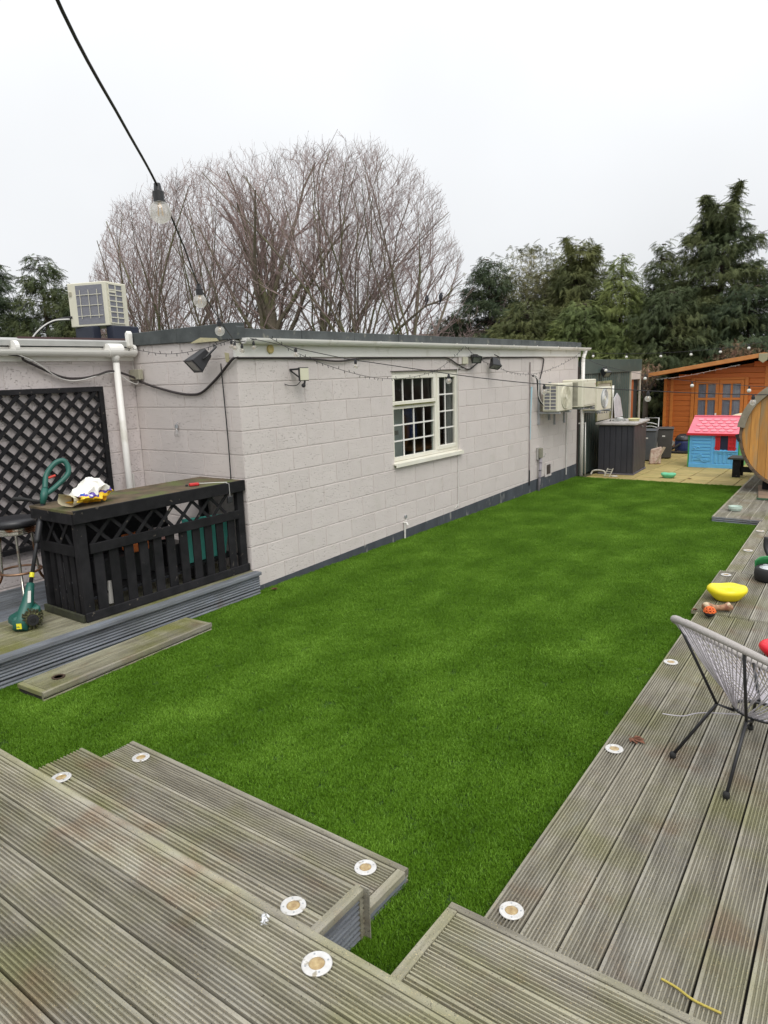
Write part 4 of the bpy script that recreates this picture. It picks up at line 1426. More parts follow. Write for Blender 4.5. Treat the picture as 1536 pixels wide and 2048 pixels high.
# conduit and rusty pipe
cn = thing('wall_conduit', 'grey vertical conduit with pale blue stain on the far part of the long wall', 'conduit', (-5.04, 10.97, .15))
MB().cyl((.005, 0, .05), (.005, .005, 2.05), .011, n=8).build('tube', mat('grey_conduit', (.38, .34, .33), (.26, .22, .22), rough=.6, scale=8), cn)
MB().cyl((.005, 0, .0), (.005, 0, .26), .0125, n=8).build('boot', blackplastic, cn)
MB().cyl((.012, .05, 1.65), (.010, .012, 1.1), .018, .010, n=8).build('blue_stain', mat('pale_blue_foam', (.42, .66, .74), (.36, .55, .62), scale=9, rough=.8), cn)
MB().cyl((.012, .012, 1.1), (.008, .008, .78), .012, .012, n=8).build('blue_stain', MATS['pale_blue_foam'], cn)
cable('cable', 'twin black pipes curving down to the nearest outdoor unit', [(-5.02, 11.03, 1.98), (-4.98, 11.12, 1.93), (-4.96, 11.13, 1.7), (-4.95, 11.17, 1.56), (-4.93, 11.32, 1.47)], .014, cablem, n=8)
cable('cable', 'white lead beside the black pipes at the nearest outdoor unit', [(-4.985, 11.02, 1.97), (-4.945, 11.10, 1.9), (-4.94, 11.11, 1.65), (-4.90, 11.17, 1.52), (-4.88, 11.30, 1.45)], .006, whitecable)
ib = thing('isolator_box', 'weathered grey isolator box on the low far wall with pipe below', 'switch box', (-5.045, 11.33, .0))
MB().box((0, -.07, .55), (.03, .07, .76)).build('back_plate', mat('grey_plate', (.42, .40, .37)), ib, bev=.004)
MB().box((.03, -.045, .58), (.075, .05, .75)).build('box_body', mat('olive_grey_box', (.30, .29, .22), (.22, .21, .16), scale=10), ib, bev=.006)
MB().tube([(.055, .0, .57), (.05, -.02, .3), (.045, -.06, .0)], .026, 10).build('pipe', mat('grey_tape', (.33, .30, .33), (.24, .22, .24), scale=16, rough=.7), ib, smooth=True)
for k in range(4):
    MB().tube([(.053 - k * .002, -.005 - k * .012, .5 - k * .13), (.053 - k * .002, -.007 - k * .012, .488 - k * .13)], .0275, 10).build('strap', blackplastic, ib)
MB().tube(smoothpath([(.06, .05, .6), (.09, .09, .6), (.08, .14, .65)], 4), .010, 6).build('pipe_stub', mat('grey_plate', (.4, .4, .4)), ib)
o = MB().cyl((-5.03, 12.58, .12), (-5.03, 12.57, 1.30), .010, n=8).build('drain_pipe', whitecable)
tag(o, 'thin white drain pipe below the nearest outdoor unit bracket', 'pipe')

# ------------------------------------------------------------------ outdoor air conditioning units
def rounded(b, a, c):
    return b.box(a, c)
def fan_ac(label, loc, size, rot=0.0, fan=True, gridcols=2, gridrows=7, brk=True, louv=False, white_guard=False):
    sx, sy, sz = size      # x = depth (front is +x), y = width, z = height
    t = thing('air_conditioner', label, 'air conditioner', loc, rot, group='outdoor air conditioning units')
    MB().box((0, 0, .0), (sx, sy, sz)).build('casing', acm, t, bev=.012)
    # side grille on the -y face: recessed coil with cream bars in front
    g0, g1, h0, h1 = sx * .10, sx * .88, sz * .07, sz * .92
    if louv:
        b = MB()
        n = 20
        for k in range(n):
            z = h0 + (h1 - h0) * k / n
            b.box((g0 + sx * .1, -.002, z), (g1 - sx * .1, .002, z + (h1 - h0) / n * .5))
        b.build('louvre', mat('dark_slot', (.10, .09, .07), rough=.9), t)
    else:
        MB().box((g0, -.0025, h0), (g1, .001, h1)).build('coil', coil, t)
        b = MB()
        for k in range(gridcols + 1):
            x = g0 + (g1 - g0) * k / gridcols
            b.box((x - .007, -.010, h0 - .007), (x + .007, -.0028, h1 + .007))
        for k in range(gridrows + 1):
            z = h0 + (h1 - h0) * k / gridrows
            b.box((g0 - .005, -.0112, z - .006), (g1 + .005, -.004, z + .006))
        zt = h0 + (h1 - h0) * (gridrows - 2) / gridrows
        b.box((g0, -.0125, zt + .01), (g0 + (g1 - g0) * .45, -.004, zt + .035))
        b.build('side_grille', acm, t)
    if fan:
        cy, cz, rr = sy * .50, sz * .50, min(sz * .44, sy * .40)
        MB().lathe([(rr, .0), (rr, .010), (rr * .93, .016), (rr * .90, .006)], 32, (sx, cy, cz), axis='x').build('fan_ring', acm if not white_guard else galv, t)
        if white_guard:
            MB().lathe([(rr * .90, .002), (rr * .90, .003)], 32, (sx + .004, cy, cz), axis='x').build('fan_recess', mat('fan_dark', (.08, .08, .085)), t)
        b = MB()
        for q in range(1, 8):
            r2 = rr * q / 8
            b.tube([(sx + .017, cy + r2 * math.cos(2 * math.pi * k / 24), cz + r2 * math.sin(2 * math.pi * k / 24)) for k in range(24)], .0042 if not white_guard else .006, 4, closed=True)
        for k in range(8):
            a = 2 * math.pi * k / 8
            b.bar((sx + .017, cy + rr * .12 * math.cos(a), cz + rr * .12 * math.sin(a)), (sx + .014, cy + rr * .98 * math.cos(a), cz + rr * .98 * math.sin(a)), .006, .006)
        b.build('fan_guard', acm if not white_guard else mat('white_guard', (.8, .8, .78), rough=.4), t)
        MB().lathe([(rr * .2, 0), (rr * .2, .006), (rr * .16, .01)], 20, (sx + .014, cy, cz), axis='x').build('fan_hub', acm, t)
    else:
        MB().box((sx, sy * .12, sz * .07), (sx + .008, sy * .93, sz * .90)).build('front_panel', acm, t, bev=.006)
        MB().box((sx + .0085, sy * .88, sz * .80), (sx + .010, sy * .91, sz * .84)).build('badge', mat('red_badge', (.5, .05, .04)), t)
    return t
a1 = fan_ac('nearest wall mounted outdoor unit with moulded fan disc and side grille', (-4.93, 11.245, 1.375), (.28, .63, .465))
b = MB()
b.box((-5.05, 11.31, 1.15), (-5.01, 11.35, 1.90))
b.box((-5.05, 11.76, 1.2), (-5.01, 11.80, 1.86))
b.box((-5.01, 11.30, 1.335), (-4.64, 11.34, 1.365))
b.box((-5.01, 11.76, 1.335), (-4.64, 11.80, 1.365))
b.box((-4.99, 11.30, 1.366), (-4.97, 11.80, 1.374))
b.box((-4.70, 11.30, 1.366), (-4.68, 11.80, 1.374))
tag(b.build('wall_bracket', galv, bev=.003), 'steel wall bracket under the nearest outdoor unit', 'bracket')
a2 = fan_ac('middle boxy outdoor unit with slatted side and plain front panel', (-4.86, 11.905, 1.41), (.37, .66, .47), fan=False, louv=True)
b = MB()
b.box((-5.05, 12.0, 1.37), (-4.50, 12.04, 1.40))
b.box((-5.05, 12.45, 1.37), (-4.50, 12.49, 1.40))
b.box((-5.05, 12.0, 1.1), (-5.02, 12.04, 1.369))
b.box((-5.05, 12.45, 1.1), (-5.02, 12.49, 1.369))
tag(b.build('wall_bracket', galv, bev=.003), 'steel wall bracket under the middle outdoor unit', 'bracket')
a3 = fan_ac('farthest wall unit with round white wire fan guard, by the shed', (-4.95, 13.12, 1.275), (.29, .78, .43), white_guard=True)
b = MB()
b.box((-5.04, 13.2, 1.235), (-4.62, 13.24, 1.268))
b.box((-5.04, 13.75, 1.235), (-4.62, 13.79, 1.268))
b.box((-4.68, 13.2, 1.2685), (-4.65, 13.79, 1.274))
for k in range(5):
    b.box((-4.72 + k * .01, 13.28 + k * .1, 1.205), (-4.70 + k * .01, 13.31 + k * .1, 1.234))
tag(b.build('wall_bracket', galv, bev=.003), 'steel wall bracket under the farthest outdoor unit', 'bracket')
wp = MB()
wp.tube([(-4.64, 13.93, 1.72), (-4.64, 13.93, 1.50), (-4.64, 13.93, 1.49), (-4.64, 13.90, 1.02)], [.022, .022, .013, .013], 10)
tag(wp.build('waste_pipe', pvc, smooth=True), 'white waste pipe at the end of the farthest outdoor unit', 'pipe')

# roof unit
ru = fan_ac('cream outdoor unit with mesh back standing on the extension roof', (-9.35, 5.52, 2.82), (.62, .45, .56), rot=R(20), fan=False)
ru.location = (-8.66, 5.62, 2.85)
for ch in list(ru.children):
    bpy.data.objects.remove(ch)
ru.rotation_euler = (0, 0, R(20))
ru.location = (-9.18, 5.44, 2.85)
MB().box((0, 0, 0), (.60, .44, .565)).build('casing', acm, ru, bev=.008)
MB().box((.13, -.004, .03), (.545, .0, .53)).build('coil', coil, ru)
b = MB()
for k in range(3):
    x = .20 + k * .135
    b.tube([(x, -.014, .10), (x, -.014, .47)], .0042, 5)
for k in range(3):
    b.tube([(.14, -.012, .135 + k * .135), (.53, -.012, .135 + k * .135)], .0042, 5)
b.build('coil_guard', acm, ru)
MB().box((.025, -.012, .40), (.06, -.001, .455)).build('handle_slot', mat('slot_shade', (.4, .37, .28)), ru)
MB().box((.604, .045, .035), (.6005, .335, .535)).build('coil', coil, ru)
b = MB()
for k in range(3):
    y = .045 + .145 * k
    b.box((.601, y - .008, .03), (.611, y + .008, .54))
for k in range(8):
    z = .035 + k * .5 / 7
    b.box((.602, .037, z - .007), (.612, .343, z + .007))
b.box((.602, .045, .425), (.614, .19, .45))
b.build('side_grille', acm, ru)
b = MB()
b.box((-9.2, 5.5, 2.49), (-8.78, 5.62, 2.845))
b.box((-8.95, 5.95, 2.49), (-8.62, 6.1, 2.845))
b.box((-8.72, 5.66, 2.49), (-8.56, 5.95, 2.845))
tag(b.build('roof_stand', mat('dark_blue_crate', (.02, .025, .045), rough=.5), bev=.01), 'dark blocks on the roof holding the cream outdoor unit', 'stand')
cable('cable', 'black and white leads bending from the roof unit to the roof', [(-9.15, 5.45, 2.98), (-9.30, 5.3, 2.95), (-9.40, 5.1, 2.82), (-9.45, 4.95, 2.6), (-9.45, 4.9, 2.49)], .016, cablem)
cable('cable', 'white lead bending from the roof unit beside the black one', [(-9.10, 5.38, 2.95), (-9.25, 5.22, 2.93), (-9.34, 5.05, 2.80), (-9.38, 4.9, 2.6), (-9.38, 4.85, 2.49)], .010, whitecable)

# ------------------------------------------------------------------ green shed
shedm = mat('green_sheet_metal', (.085, .115, .10), (.065, .09, .078), scale=2, rough=.45, metal=.15, c3=(.13, .15, .13), s3=3, t3=(.55, .75))
sh = thing('metal_shed', 'dark green corrugated metal shed beyond the end of the long wall', 'shed', (-5.06, 15.2, 0))
pts = []
y = -1.95
while y < 1.08:
    pts += [(0, y), (0, y + .06), (-.018, y + .075), (-.018, y + .11)]
    y += .125
b = MB()
n = len(pts)
b.add([(a, c, 0) for a, c in pts] + [(a, c, 1.97) for a, c in pts], [(i, i + 1, n + i + 1, n + i) for i in range(n - 1)])
b.build('cladding', shedm, sh)
MB().box((-3, -1.95, 0), (-.06, 1.9, 2.0)).build('shed_body', mat('shed_void_shade', (.03, .035, .033)), sh)  # solid core; the darkness of the doorway is put into its colour
MB().box((0.0, -1.95, 1.96), (.03, -.35, 2.235)).build('fascia_panel', shedm, sh, bev=.003)
MB().box((0.0, -.345, 1.96), (.029, 1.90, 2.23)).build('fascia_panel', shedm, sh, bev=.003)
MB().box((-3, -1.95, 2.0), (0, 1.9, 2.2)).build('shed_roof', shedm, sh)
cream = mat('faded_cream_frame', (.52, .48, .40), (.40, .36, .28), scale=5, rough=.7)
MB().box((.0, 1.10, 0), (.03, 1.15, 1.96)).build('door_frame', cream, sh)
MB().box((.0, 1.80, 0), (.03, 1.86, 1.98)).build('door_frame', cream, sh)
MB().box((.004, 1.15, 1.78), (.025, 1.80, 1.96)).build('lintel_panel', mat('pinkish_panel', (.62, .55, .50)), sh)
MB().box((-.055, 1.15, 0.02), (-.02, 1.47, 1.78)).build('door', mat('orange_brown_door', (.42, .12, .03), (.34, .09, .025), stretch=(1, 6, 1)), sh)
b = MB()
b.box((.003, -1.05, 1.75), (.03, -.17, 1.80))
b.box((.003, -.22, 1.0), (.03, -.17, 1.75))
b.box((.003, -1.05, 1.0), (.03, -1.0, 1.75))
b.build('window_frame', mat('mossy_frame', (.38, .35, .22), (.20, .20, .08), scale=14), sh)
MB().box((.004, -1.0, 1.0), (.010, -.22, 1.749)).build('window_board', mat('pale_board', (.50, .46, .36), (.42, .38, .28), scale=4), sh)
tag(MB().prism([(-4.93, 14.95, 1.02), (-4.93, 15.45, 1.02), (-4.99, 15.42, 1.42), (-5.0, 15.25, 1.53), (-4.99, 15.02, 1.42)], (.02, 0, 0)).build('metal_board', mat('bright_silver', (.72, .72, .74), (.55, .55, .58), scale=8, rough=.4, metal=.3), bev=.003),
    'silver metal board with a pointed top leaning on the green shed', 'metal board')

# ------------------------------------------------------------------ storage box
sb = thing('storage_box', 'tall charcoal plastic garden storage box with pale grey lid', 'storage box', (-4.13, 13.68, 0.005), R(4))
char = mat('charcoal_plastic', (.040, .040, .050), (.030, .030, .038), scale=3, rough=.5)
char2 = mat('dark_brown_plastic', (.060, .052, .058), (.045, .040, .045), scale=3, rough=.5)
MB().box((-.66, .012, 0), (-.012, 1.05, .955)).build('box_core', char, sb)
for k in range(6):
    x0 = -.67 + k * .11
    MB().box((x0 + .0035, .0, .035), (x0 + .1065, .0118, .95)).build('panel', char, sb, bev=.004)
for k in range(8):
    y0 = .02 + k * .13
    MB().box((-.0118, y0 + .004, .035), (.0, y0 + .126, .95)).build('panel', char2, sb, bev=.004)
MB().box((-.012, -.012, 0), (.014, .014, .955)).build('corner_post', char2, sb, bev=.003)
MB().box((-.67, -.016, 0), (.016, 1.07, .032)).build('base_rim', mat('purple_grey_base', (.12, .11, .13)), sb, bev=.006)
b = MB()
b.prism([(-.73, -.05, .965), (.05, -.05, .965), (.05, 1.12, .965), (-.73, 1.12, .965)], (0, 0, .05))
b.build('lid', mat('pale_grey_lid', (.50, .47, .45), (.40, .37, .35), scale=4, rough=.6, c3=(.30, .28, .24), s3=6, t3=(.6, .75)), sb, bev=.012)
MB().cyl((.005, .62, .90), (.03, .62, .90), .02, n=12).build('lock', galv, sb)
o = MB().tube([(-4.58 + .15 * math.cos(R(15 * k)), 14.1 + .13 * math.sin(R(15 * k)), 1.035 + .01 * math.sin(k)) for k in range(50)], .010, 6).build('hose_coil', mat('grey_hose', (.35, .36, .34)), smooth=True)
tag(o, 'coil of grey hose on the lid of the storage box', 'hose')
o = MB().lathe([(.09, 0), (.11, .04), (.12, .045), (.115, .05), (.085, .01)], 20, (-4.27, 14.12, 1.022)).build('plastic_tray', mat('pale_yellow_plastic', (.68, .64, .36), (.58, .54, .30), scale=9), bev=0)
tag(o, 'pale yellow plastic tray on the lid of the storage box', 'tray')
o = MB().ball((-4.62, 14.35, 1.05), .05, 10, (1.4, 1.2, .6)).build('crumpled_cloth', mat('pale_cloth', (.62, .62, .60)), smooth=True)
tag(o, 'crumpled pale cloth at the back of the storage box lid', 'cloth')
# litter by the box
pw = mat('dirty_white_plastic', (.60, .58, .52), (.42, .38, .30), scale=20, rough=.6)
b = MB()
b.tube(smoothpath([(-4.83, 13.34, .03), (-4.80, 13.36, .10), (-4.70, 13.37, .12), (-4.58, 13.38, .10), (-4.56, 13.38, .03)], 4), .016, 8)
tag(b.build('plastic_offcut', pw, smooth=True), 'curved dirty white plastic handle on the slabs by the storage box', 'plastic part')
b = MB()
for k in range(4):
    b.bar((-4.54 + k * .012, 13.28 + k * .02, .03 + k * .04), (-4.44 + k * .012, 13.28 + k * .02, .03 + k * .04), .014, .01)
b.bar((-4.545, 13.27, .02), (-4.50, 13.35, .17), .014, .012)
b.bar((-4.44, 13.27, .02), (-4.40, 13.35, .17), .014, .012)
tag(b.build('plastic_rack', pw), 'small dirty white rack leaning beside the storage box', 'rack')
o = MB().ball((-4.38, 13.36, .02), .055, 10, (1.3, 1, .35)).build('pebble', pw)
tag(o, 'flat pale stone next to the small white rack', 'stone')

# green boat toy, bowls
def toy_shell(name, label, loc, rz, a, b_, h, ma, cat, n=28, lobes=0):
    t = MB()
    prof = [(.58, 0), (.68, .10), (.97, .55), (1.0, .68), (.98, .80), (.90, .92), (.80, .94), (.68, .86), (.50, .79), (.02, .76)]
    vs, fs = [], []
    for r_, z in prof:
        for k in range(n):
            an = 2 * math.pi * k / n
            sq = (abs(math.cos(an)) ** 2.6 + abs(math.sin(an)) ** 2.6) ** (-1 / 2.6)
            rr = r_ * sq * (1 + lobes * math.cos(4 * an + .4) * (z > .3))
            zz = z * h * (1 + .05 * math.cos(2 * an) * (z > .5) + .03 * math.cos(5 * an + 1) * (z > .7))
            vs.append((math.cos(an) * rr * a, math.sin(an) * rr * b_, zz))
    for i in range(len(prof) - 1):
        for k in range(n):
            fs.append((i * n + k, i * n + (k + 1) % n, (i + 1) * n + (k + 1) % n, (i + 1) * n + k))
    fs.append(tuple(range(n - 1, -1, -1)))
    fs.append(tuple((len(prof) - 1) * n + k for k in range(n)))
    t.add(vs, fs)
    o = t.build(name, ma, smooth=True, loc=loc)
    o.rotation_euler = (0, 0, rz)
    return tag(o, label, cat)
toy_shell('plastic_bowl', 'mint green plastic toy bowl on the slabs near the lawn edge', (-3.45, 13.62, .006), R(5), .135, .10, .10, mat('mint_plastic', (.16, .60, .34), (.13, .52, .29), rough=.35), 'bowl')
toy_shell('plastic_bowl', 'large bright yellow plastic bowl with wavy rim on the right deck', (-1.10, 6.42, .078), R(30), .155, .135, .125, mat('yellow_plastic', (.90, .78, .02), (.86, .70, .02), rough=.3), 'bowl', lobes=.05)
o = MB().lathe([(.075, 0), (.088, .03), (.088, .058), (.078, .058), (.070, .03), (.001, .028)], 28, (-1.76, 10.5, .087)).build('ceramic_bowl', mat('pale_green_ceramic', (.52, .62, .55), (.45, .56, .48), rough=.25), smooth=False)
tag(o, 'small pale green round bowl on the low platform', 'bowl')
dm = thing('doormat_board', 'worn brown board lying on the platform under the barrel', 'board', (-1.45, 12.1, .088), R(4))
MB().prism([(-.22, -.6, 0), (.45, -.62, 0), (.45, .62, 0), (-.32, .65, 0)], (0, 0, .02)).build('board', mat('worn_brown_board', (.26, .18, .12), (.17, .12, .085), scale=6, rough=.85), dm, bev=.003)
MB().box((-.24, -.625, .0), (.45, -.605, .024)).build('green_edge', mat('green_edge', (.06, .13, .07)), dm)

# ------------------------------------------------------------------ barrel sauna
bs = thing('barrel_sauna', 'big wooden barrel end with vertical orange planks and grey stave ring', 'barrel', (-1.2, 12.1, .98))
RB = .80
orangep = mat('varnished_plank', (.60, .29, .07), (.44, .20, .05), scale=5, rough=.5, stretch=(5, 1, .6), rnd=.16, c3=(.34, .24, .13), s3=2.2, t3=(.52, .66))
x = -RB
pw_ = .118
while x < RB - .01:
    xa, xb = x + .002, min(x + pw_ - .002, RB - .005)
    def zc(q):
        return math.sqrt(max(0.0004, (RB - .005) ** 2 - q * q))
    k = 6
    top = [(xa + (xb - xa) * i / k, 0, zc(xa + (xb - xa) * i / k)) for i in range(k + 1)]
    bot = [(p[0], 0, -p[2]) for p in top[::-1]]
    jz = random.uniform(-.3, .4)
    MB().prism(top + bot, (0, .035, 0)).build('plank', orangep, bs)
    x += pw_
gstave = mat('grey_stave', (.34, .30, .23), (.24, .205, .15), scale=7, rough=.8, stretch=(1, 1, 1), rnd=.12)
dstave = mat('dark_stave_end', (.16, .11, .07), (.09, .065, .045), scale=9, rough=.8, rnd=.15)
def arc(parent, a0, a1, r0, r1, y0, dy, name, ma, k=6):
    o_ = [(math.cos(R(a0 + (a1 - a0) * i / k)) * r1, y0, math.sin(R(a0 + (a1 - a0) * i / k)) * r1) for i in range(k + 1)]
    i_ = [(math.cos(R(a0 + (a1 - a0) * i / k)) * r0, y0, math.sin(R(a0 + (a1 - a0) * i / k)) * r0) for i in range(k, -1, -1)]
    return MB().prism(o_ + i_, (0, dy, 0)).build(name, ma, parent, bev=.003)
arc(bs, 172, 143.6, RB - .03, RB + .075, -.06, .055, 'ring_board', gstave)
arc(bs, 143, 112, RB - .03, RB + .075, -.06, .055, 'ring_board', gstave)
arc(bs, 111.4, 70, RB - .03, RB + .075, -.06, .055, 'ring_board', gstave)
arc(bs, 69.4, 38, RB - .03, RB + .075, -.06, .055, 'ring_board', gstave)
arc(bs, 37.4, 8, RB - .03, RB + .075, -.06, .055, 'ring_board', gstave)
ns = 44
for k in range(ns):
    a0, a1 = 360 * k / ns, 360 * (k + 1) / ns
    arc(bs, a0 + .15, a1 - .15, RB, RB + .04, -.03, 2.0, 'stave', dstave, k=1)
hoop = MB()
for yy in (.25, 1.6):
    hoop.tube([(math.cos(R(6 * k)) * (RB + .043), yy, math.sin(R(6 * k)) * (RB + .043)) for k in range(60)], .008, 6, closed=True)
hoop.build('hoop', galv, bs)
MB().box((-.5, .2, -.98), (.5, .3, -.70)).build('cradle', blackwood, bs)
MB().box((-.5, 1.5, -.98), (.5, 1.6, -.70)).build('cradle', blackwood, bs)
MB().bar((-.87, -.0, .0), (-.82, -.02, -.1), .05, .04).build('clasp', blackplastic, bs)
bn = thing('garden_bench', 'low black wooden bench end between playhouse and barrel', 'bench', (-2.3, 14.3, .006))
MB().box((-.24, -.22, .33), (.35, .22, .365)).build('top', mat('dark_green_wood', (.055, .06, .05), (.035, .04, .032), scale=8), bn, bev=.004)
MB().box((-.16, -.18, 0), (-.03, -.12, .33)).build('leg', blackwood, bn, bev=.003)
MB().box((-.16, .12, 0), (-.03, .18, .33)).build('leg', blackwood, bn, bev=.003)
MB().box((.22, -.18, 0), (.33, -.12, .33)).build('leg', blackwood, bn, bev=.003)
MB().box((-.03, -.14, .1), (.22, -.12, .2)).build('brace', blackwood, bn)

# ------------------------------------------------------------------ playhouse
ph = thing('playhouse', 'plastic toy playhouse with pink shingle roof, blue walls and red shutters', 'playhouse', (-3.03, 15.27, .006))
blue = mat('sky_blue_plastic', (.15, .50, .86), (.13, .45, .80), scale=4, rough=.4)
pink = mat('pink_plastic', (.86, .20, .26), (.80, .17, .23), scale=4, rough=.4)
redp = mat('shutter_red', (.62, .02, .03), rough=.4)
greenp = mat('leaf_green_plastic', (.05, .38, .12), rough=.4)
MB().box((-.455, 0, 0), (.455, .04, .70)).build('front_wall', blue, ph, bev=.006)
MB().prism([(-.48, .0, 0), (-.48, .80, 0), (-.48, .80, .70), (-.48, .40, .98), (-.48, .0, .70)], (.022, 0, 0)).build('side_wall', greenp, ph)
MB().prism([(.458, .0, 0), (.458, .80, 0), (.458, .80, .70), (.458, .40, .98), (.458, .0, .70)], (.022, 0, 0)).build('side_wall', greenp, ph)
MB().box((-.455, .76, 0), (.455, .80, .70)).build('back_wall', blue, ph)
for k in range(8):
    z = .14 + k * .068
    MB().prism([(-.40, -.001, z), (-.05, -.001, z), (-.05, -.012, z + .012), (-.05, -.001, z + .058), (-.40, -.001, z + .058), (-.40, -.012, z + .012)][:1] +
               [(-.05, -.001, z), (-.05, -.013, z + .004), (-.40, -.013, z + .004)], (0, 0, .05)).build('cladding_board', blue, ph, bev=.003)
MB().box((-.03, -.016, .09), (-.005, 0, .68)).build('trim', blue, ph)
MB().box((-.455, -.014, 0.0), (.455, 0, .085)).build('skirting', blue, ph, bev=.004)
for k in range(5):
    MB().box((.03 + k * .08, -.013, .10), (.075 + k * .08, 0, .29 + .015 * math.cos(k * 3))).build('picket', blue, ph, bev=.006)
b = MB()
for k in range(5):
    b.lathe([(.042, 0), (.042, .02)], 14, (.06 + k * .08, -.018, .335), axis='y')
b.build('awning_scallop', blue, ph)
MB().box((.02, -.03, .335), (.44, 0, .36)).build('window_ledge', blue, ph, bev=.004)
pts = [(.10, -.004, .37), (.32, -.004, .37), (.32, -.004, .62), (.28, -.004, .655), (.21, -.004, .67), (.14, -.004, .655), (.10, -.004, .62)]
MB().prism(pts, (0, .003, 0)).build('window_dark_panel', mat('navy_void_paint', (.012, .016, .05), rough=.6), ph)  # flat dark sheet on the wall: the unlit opening is painted, not cut
def shutter(x0, x1, hl, ang):
    b = MB()
    w_ = x1 - x0
    b.box((x0, -.022, .35), (x0 + .02, -.008, hl))
    b.box((x1 - .02, -.022, .35), (x1, -.008, hl))
    for z in (.35, .43, .51, .58, hl - .02):
        b.box((x0 + .02, -.020, z), (x1 - .02, -.010, z + .025))
    b.box(((x0 + x1) / 2 - .008, -.0195, .36), ((x0 + x1) / 2 + .008, -.0105, hl - .01))
    b.box((x0 + .01, -.009, .36), (x1 - .01, -.006, hl - .01))
    return b.build('shutter', redp, ph, bev=.003)
shutter(.035, .125, .645, 0)
shutter(.27, .41, .66, 0)
for z in (.40, .60):
    MB().box((.405, -.02, z), (.425, -.0, z + .02)).build('hinge', redp, ph)
    MB().box((.02, -.02, z), (.04, -.0, z + .02)).build('hinge', redp, ph)
# raised plant decoration
b = MB()
b.tube(smoothpath([(-.38, -.016, .12), (-.36, -.016, .25), (-.33, -.016, .38)], 4), .008, 6)
b.tube(smoothpath([(-.33, -.016, .38), (-.29, -.016, .42), (-.25, -.016, .40)], 4), .010, 6)
b.tube(smoothpath([(-.33, -.016, .38), (-.37, -.016, .40), (-.40, -.016, .36)], 4), .010, 6)
for k in range(5):
    a = 2 * math.pi * k / 5
    b.lathe([(.025, 0), (.025, .012)], 10, (-.24 + .033 * math.cos(a), -.024, .23 + .033 * math.sin(a)), axis='y')
    b.lathe([(.016, 0), (.016, .010)], 10, (-.13 + .022 * math.cos(a), -.022, .15 + .022 * math.sin(a)), axis='y')
b.tube(smoothpath([(-.24, -.016, .19), (-.20, -.016, .14), (-.15, -.016, .12)], 4), .007, 6)
b.build('raised_flower', blue, ph)
# roof
MB().prism([(-.50, -.05, .685), (.50, -.05, .685), (.47, .40, 1.01), (-.47, .40, 1.01)], (0, .01, -.035)).build('roof_slope', pink, ph, bev=.004)
MB().prism([(-.50, .85, .685), (.50, .85, .685), (.47, .402, 1.01), (-.47, .402, 1.01)], (0, -.01, -.035)).build('roof_slope', pink, ph)
MB().box((-.505, -.062, .655), (.505, -.045, .70)).build('eaves_strip', redp, ph, bev=.003)
MB().box((-.47, .38, 1.0), (.47, .42, 1.03)).build('ridge', pink, ph, bev=.005)
sl_ = Vector((0, .45, .325)).normalized()
nn = Vector((0, -sl_.z, sl_.y))
for r_ in range(5):
    for c in range(6):
        u = -.38 + (c + .5 * (r_ % 2)) * .15
        v0 = .07 + r_ * .085
        if u + .12 > .42:
            continue
        hexa = []
        for (du, dv) in ((.0, .03), (.03, .0), (.10, .0), (.13, .03), (.10, .065), (.03, .065)):
            p = Vector((u + du, -.05, .685)) + sl_ * (v0 + dv) + nn * .001
            hexa.append(p)
        MB().prism(hexa, nn * .012).build('shingle', mat('light_pink_plastic', (.90, .30, .36), rough=.4), ph, bev=.003)

# ------------------------------------------------------------------ orange summerhouse
shh = thing('summerhouse', 'orange stained timber summerhouse with glazed double doors', 'summerhouse', (-2.65, 18.5, .0))
oran = mat('orange_stain', (.55, .155, .025), (.46, .12, .02), scale=4, rough=.55, rnd=.08, stretch=(.6, 1, 5))
oran2 = mat('orange_trim', (.60, .20, .035), (.50, .16, .03), scale=4, rough=.5, stretch=(.8, 1, 4))
HW = 2.22
def gz(x):
    return 2.17 - abs(x) * .155
MB().prism([(-HW + .02, .03, 0), (HW - .02, .03, 0), (HW - .02, .03, 1.75), (0, .03, 2.10), (-HW + .02, .03, 1.75)], (0, 2.4, 0)).build('body', mat('orange_core', (.38, .11, .02)), shh)
dx0, dx1, dzt = -1.50, -.42, 1.68
for k in range(17):
    z0 = .05 + k * .128
    z1 = z0 + .122
    for (xa, xb) in (((-HW, dx0 - .09), (dx1 + .09, HW)) if z0 < dzt else ((-HW, HW),)):
        # clip to the gable
        xl, xr = xa, xb
        lim = (2.13 - z1) / .155
        xl, xr = max(xa, -lim), min(xb, lim)
        if xr - xl < .1:
            continue
        MB().box((xl, .0, z0), (xr, .028, z1)).build('board', oran, shh, bev=.005)
for x_ in (-HW, -HW + .16, HW - .07):
    MB().box((x_ - .01, -.035, .05), (x_ + .06, -.001, gz(x_) - .08)).build('corner_post', oran2, shh, bev=.004)
MB().box((dx1 + .42, -.02, .05), (dx1 + .50, -.001, 1.98)).build('corner_post', oran2, shh, bev=.004)
fr_ = MB()
fr_.box((dx0 - .09, -.03, .08), (dx0 - .01, .027, dzt + .06))
fr_.box((dx1 + .01, -.03, .08), (dx1 + .09, .027, dzt + .06))
fr_.box((dx0 - .01, -.03, dzt + .005), (dx1 + .01, .027, dzt + .06))
fr_.build('door_frame', oran2, shh, bev=.004)
curt = mat('grey_curtain', (.40, .40, .42), (.28, .28, .31), scale=6, rough=.9, stretch=(6, 1, .5))
glassd = glassy('cabin_glass', (.85, .87, .9), .05)
mid = (dx0 + dx1) / 2
